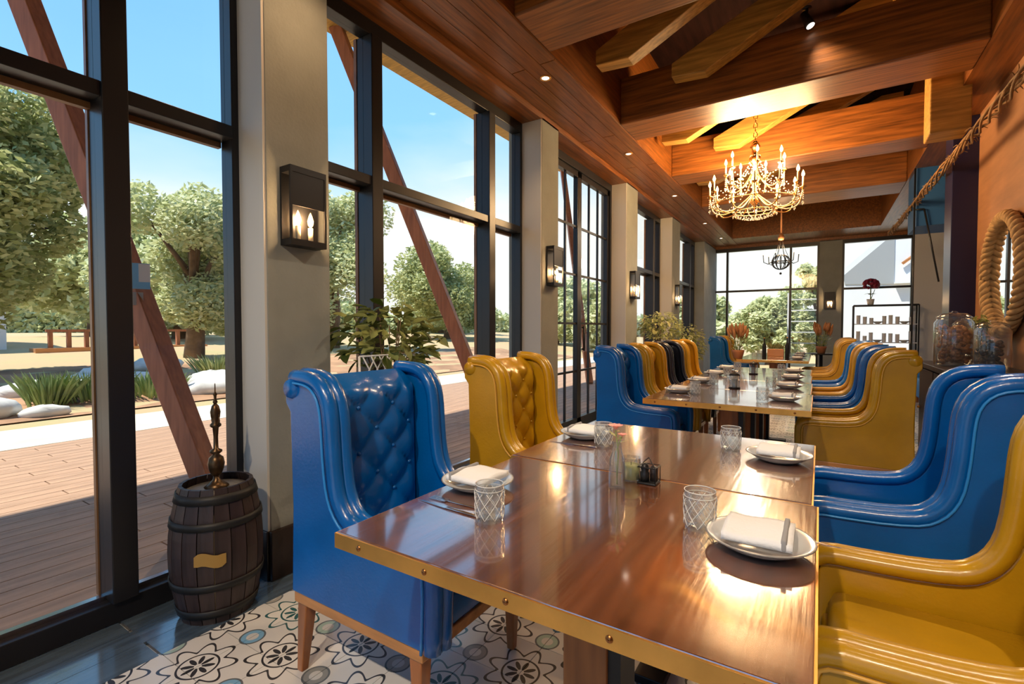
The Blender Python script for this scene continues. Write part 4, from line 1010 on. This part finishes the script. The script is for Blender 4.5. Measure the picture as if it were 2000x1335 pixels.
# terrace deck planks
dk = struct(MB().box(-7.2, -2.6, -6, 17, gz - .08, gz - .02).build('terrace', 'dark_base'), 'timber terrace outside the windows')
dp = MB().box(0, .136, 0, 3.79, -.02, 0).mesh('deck_board', 'deck')
for i in range(32):
    for j in range(6): link_mesh('deck_board', dp, dk, (-7.18 + i * .143, -6 + j * 3.8 + (i % 3) * .3 - .3, gz))
struct(MB().box(-9.0, -7.2, -12, 26, gz - .1, gz + .0).build('path', 'path'), 'pale paved path beyond the terrace')
bed = MB(); v = []
for j in range(50):
    for i in range(14):
        x = -8.95 - i * .45; y = -10 + j * .6; v.append((x, y, gh(x, y) + .02 + .05 * sin(i * 1.7 + j) * (0 < i < 13)))
bed.add(v, [(j * 14 + i, (j + 1) * 14 + i, (j + 1) * 14 + i + 1, j * 14 + i + 1) for j in range(49) for i in range(13)], True)
struct(bed.build('planting_bed', 'soil'), 'bare earth planting bed beyond the path')
# rocks
def rock(x, y, s, label, seed):
    rnd = random.Random(seed); n = 9; v = []; f = []
    for i in range(n + 1):
        th = pi * i / n
        for j in range(12):
            a = 2 * pi * j / 12; r = 1 + .18 * sin(3 * a + seed) * sin(th) + rnd.uniform(-.09, .09); v.append((r * sin(th) * cos(a) * s, r * sin(th) * sin(a) * s * 1.5, r * cos(th) * s * .62))
    for i in range(n):
        for j in range(12): f.append((i * 12 + j, (i + 1) * 12 + j, (i + 1) * 12 + (j + 1) % 12, i * 12 + (j + 1) % 12))
    o = MB().add(v, f, True).build('rock', 'rock', loc=(x, y, gh(x, y) + s * .35)); o.rotation_euler = (0, 0, rnd.uniform(-.4, .4))
    tag(o, label, 'rock', 'pale boulders in the planting bed')
for k, (x, y, s, lb) in enumerate([(-9.6, 1.55, .34, 'pale boulder at the far left edge by the path'), (-11, 2.55, .30, 'pale boulder above the grass clump at far left'), (-11.2, 3.35, .26, 'pale boulder left of the window post'), (-11.6, 4.1, .3, 'pale boulder seen right of the window post'), (-10.4, 5.0, .34, 'pale boulder right of the slanting timber'), (-12.8, 4.0, .3, 'farther pale boulder behind the grasses'), (-9.5, 4.75, .36, 'big white boulder behind the candlestick'), (-9.9, 4.3, .16, 'small pale stone beside the slanting timber'), (-13.5, 5.3, .35, 'pale boulder below the timber bench'), (-11.8, 2.9, .2, 'small pale stone between the grasses'), (-9.25, 2.2, .17, 'small white stone at the path edge, far left'), (-12.2, 3.5, .24, 'white stone just below the rail, left of the post'), (-9.25, 6.0, .22, 'white stone at the foot of the second grass clump')]): rock(x, y, s, lb, k)
def clump(x, y, n, l, label, m='grass_blade', sp=.25):
    rnd = random.Random(int(x * 31 + y * 17)); mb = MB()
    for k in range(n):
        a = rnd.uniform(0, 2 * pi); r = rnd.uniform(0, sp); tl = rnd.uniform(.2, .7); b = Vector((r * cos(a), r * sin(a), 0)); q = b + Vector((cos(a) * tl * l, sin(a) * tl * l, l * rnd.uniform(.7, 1))); w = Vector((-sin(a), cos(a), 0)) * .018; mm = b.lerp(q, .5) + Vector((0, 0, l * .1))
        mb.add([b - w, b + w, mm + w * .8, q, mm - w * .8], [(0, 1, 2, 3, 4)])
    tag(mb.build('grass_clump', m, loc=(x, y, gh(x, y))), label, 'plant', 'spiky grass clumps in the bed')
clump(-10.1, 2.45, 160, .55, 'spiky grass clump in the bed at the far left'); clump(-10.2, 3.0, 160, .5, 'grass clump just left of the window post', sp=.4); clump(-10.0, 3.75, 180, .45, 'broad grass clump right of the window post', sp=.45)
clump(-11.4, 5.6, 200, .6, 'bright green clump behind the candlestick', 'leaf_olive', .3); clump(-10.6, 1.3, 120, .4, 'grass clump beyond the left frame edge')
# timber bench / rail far off
t = tag(empty('timber_rail', (-19.6, 4.75, gh(-20, 6))), 'long low timber rail with square posts across the garden', 'fence')
MB().box(-.05, .05, 0, 4.05, .56, .64).build('top_rail', 'brace_wood', t); 
for k in range(10): MB().box(-.06, .06, .05 + k * .43, .15 + k * .43, -.1, .56).build('post', 'brace_wood', t)
MB().box(-.3, .3, -.3, 4.4, -.2, .08).build('kerb', 'copper_pot', t)
# slanting braces carrying the eave
def brace(p0, p1, label, w=.17):
    o = MB().bar(p0, p1, w, w).build('timber_brace', 'brace_wood', bevel=.008); tag(o, label, 'post', 'slanting timber braces of the eave')
D = Vector((-1.5, -.72, 4.13)); 
brace(Vector((-4.5, 2.1, gz)), Vector((-4.5, 2.1, 0)) + D * 1.475, 'slanting timber brace seen through the window left of the barrel')
brace(Vector((-4.5, 6.3, gz)), Vector((-4.5, 6.3, 0)) + D * 1.475, 'slanting timber brace seen through the window behind the near chairs', .2)
brace(Vector((-4.48, 10.4, gz)), Vector((-6.7, 13.4, 6.1)), 'thin slanting timber brace seen through the glazed door', .14)
ev = struct(MB().box(-6.9, -6.55, -8, 13.6, 6.08, 6.36).box(-6.55, -2.6, -8, 13.6, 6.28, 6.36).build('eave', 'rafter_wood'), 'timber eave outside above the windows')
struct(MB().box(-2.75, 3.9, Y0 - .3, YF + .3, 4.5, 6.3).build('roof', 'dark_roof'), 'solid roof over the dining room')
t = tag(empty('small_sign', (-4.98, 1.77, 1.66)), 'small blue and white notice fixed to the nearest timber brace', 'sign')
MB().box(-.0, .012, -.12, .12, -.10, .12).build('board', 'sign_blue', t).rotation_euler = (0, 0, -.4)
MB().box(-.0, .012, .04, .12, -.04, .115).build('pale_corner', 'white_paint', t, loc=(.004, .0, 0)).rotation_euler = (0, 0, -.4)
MB().box(-.0, .014, -.07, .07, -.24, -.13).build('lower_tag', 'grey_paint', t).rotation_euler = (0, 0, -.4)
# white marquee at the far left
t = tag(empty('marquee', (-22, 2.4, .5)), 'white canvas pavilion at the left edge of the garden', 'tent')
MB().box(-1.5, 1.5, -2.4, 1.7, 0, 1.55).build('lower_wall', 'white_paint', t)
MB().prism([(-1.6, 1.6), (1.6, 1.6), (1.4, 3.1), (-1.4, 3.1)], -2.5, 1.8).build('canvas_roof', 'white_paint', t)
MB().cyl((1.62, 1.0, 3.1), (1.7, 1.85, 1.6), .05, n=6).build('pole', 'grey_paint', t)

# trees
def tree(x, y, h, R, label, m='leaf_olive', n=9000, ls=.13, seed=1, group='garden trees', trunk=.3, base=None, zr=None):
    rnd = random.Random(seed); z0 = gh(x, y) if base is None else base
    t = tag(empty('tree', (x, y, z0)), label, 'tree', group)
    zr = zr or h * .44; zc = h - zr; tr = MB(); tr.tube([(0, 0, -.2), (.1, .05, h * .25), (-.05, .1, h * .5), (0, 0, zc)], [trunk, trunk * .75, trunk * .55, trunk * .3], 9)
    blobs = []
    for k in range(22 if n < 30000 else 40):
        a = rnd.uniform(0, 2 * pi); q = rnd.uniform(.25, .95); z = zc + rnd.uniform(-.8, .8) * zr; rad = R * q * (1 - .35 * abs(z - zc) / zr)
        c = Vector((rad * cos(a), rad * sin(a), z)); blobs.append((c, R * rnd.uniform(.28, .46)))
        tr.tube([(0, 0, h * .3 + rnd.uniform(0, .2) * h), c * .5 + Vector((0, 0, h * .25)), c], [trunk * .35, trunk * .2, .02], 5)
    tr.build('trunk', 'bark', t)
    vs, fs_ = [], []
    for k in range(n):
        c, r = blobs[rnd.randrange(len(blobs))]
        d = Vector((rnd.gauss(0, 1), rnd.gauss(0, 1), rnd.gauss(0, 1))).normalized(); p = c + d * r * rnd.random() ** .4
        u = Vector((rnd.gauss(0, 1), rnd.gauss(0, 1), rnd.gauss(0, .6))).normalized(); w = u.orthogonal().normalized(); s = ls * rnd.uniform(.6, 1.3)
        i = len(vs); vs += [p - u * s, p + w * s * .45, p + u * s, p - w * s * .45]; fs_.append((i, i + 1, i + 2, i + 3))
    MB().add(vs, fs_, False).build('foliage', m, t)['kind'] = 'stuff'
tree(-14.5, 2.35, 6.0, 1.9, 'leafy olive green tree at the far left of the view', n=34000, ls=.09, seed=1, zr=2.6)
tree(-30, 9.0, 6.0, 3.2, 'pale green tree low behind the leftmost tree', 'leaf_pale', 11000, .2, 2)
tree(-24, 10.2, 5.0, 2.6, 'pale tree above the timber rail', 'leaf_pale', 14000, .18, 3)
tree(-16, 7.2, 4.9, 1.9, 'olive tree at the right side of the first window', 'leaf_pale', n=24000, ls=.09, seed=4)
tree(-17, 12.9, 6.6, 2.6, 'olive tree hidden partly by the lit sconce pier', 'leaf_pale', n=22000, ls=.10, seed=5)
tree(-20, 23.8, 5.6, 3.1, 'round olive tree beyond the slanting timber in the second window', n=24000, ls=.13, seed=6)
tree(-30, 16, 4.5, 3.5, 'small pale tree far across the lawn', 'leaf_pale', 8000, .26, 7)
tree(-26, 30, 4.4, 3.5, 'distant pale tree left of the glazed door', 'leaf_pale', 8000, .26, 8)
tree(-14, 27, 4.0, 2.5, 'tree seen through the glazed door', 'leaf_pale', 9000, .22, 9)
tree(-9.5, 24, 3.6, 2.0, 'tree seen through the window beyond the door', 'leaf_pale', 9000, .2, 10)
tree(-5.2, 24, 2.5, 1.6, 'low tree outside the far corner window', 'leaf_pale', 9000, .2, 11, base=-.1)
tree(-1.5, 20.5, 2.7, 1.2, 'green tree in the middle of the far end window', 'leaf_pale', 14000, .10, 12, base=-.1)
tree(-.05, 17.4, 3.7, .62, 'slim green tree behind the white lattice at the far window', 'leaf_pale', 9000, .07, 13, base=-.1, trunk=.1)
# distant hedge line
hm = MB(); rnd = random.Random(77); vs = []; fs_ = []
for k in range(26000):
    a = rnd.random(); x = -60 + 58 * a; y = 8 + 52 * a ** .8 if x < -5 else 55; y += rnd.uniform(-1.5, 1.5); p = Vector((x, y, .6 + rnd.random() ** 1.2 * (2.4 + .8 * sin(a * 40))))
    u = Vector((rnd.gauss(0, 1), rnd.gauss(0, 1), rnd.gauss(0, 1))).normalized(); w = u.orthogonal().normalized(); s = .35; i = len(vs); vs += [p - u * s, p + w * s * .6, p + u * s, p - w * s * .6]; fs_.append((i, i + 1, i + 2, i + 3))
o = MB().add(vs, fs_).build('hedge', 'leaf_pale'); tag(o, 'distant hedge of pale trees closing the garden', 'hedge', kind='stuff')
# white gabled building seen through the far right window
t = tag(empty('white_building', (3.0, 20.5, 0)), 'white gabled building outside the far right window', 'building')
MB().prism([(-2.6, 0), (3.5, 0), (3.5, 6.5), (1.0, 6.5), (-.95, 4.6), (-2.6, 3.05)], 0, 5).build('gable_wall', 'white_paint', t)
MB().prism([(-2.35, 3.05), (-.95, 4.4), (-.95, 2.7), (-2.3, 2.75)], -.03, 0).build('painted_gable_shade', 'grey_paint', t)  # grey sheet paints the shaded part of the white gable
MB().box(-.95, 1.8, -.25, 0, 2.7, 2.76).build('string_course', 'white_paint', t)
MB().tube([(-.75, -.1, 3.35), (-.4, -.1, 3.65), (-.1, -.1, 3.85)], .05, 6).build('lamp_arm', 'copper_pot', t)
# white garden lattice by the far window
t = tag(empty('lattice', (-.3, 15.5, 0)), 'white timber lattice arch outside the far end window', 'trellis')
for x in (-.45, .35): MB().box(x - .03, x + .03, -.03, .03, -.1, 2.2).build('post', 'white_paint', t)
for k in range(6): MB().box(-.45, .35, -.015, .015, .5 + k * .3, .53 + k * .3).build('slat', 'white_paint', t)
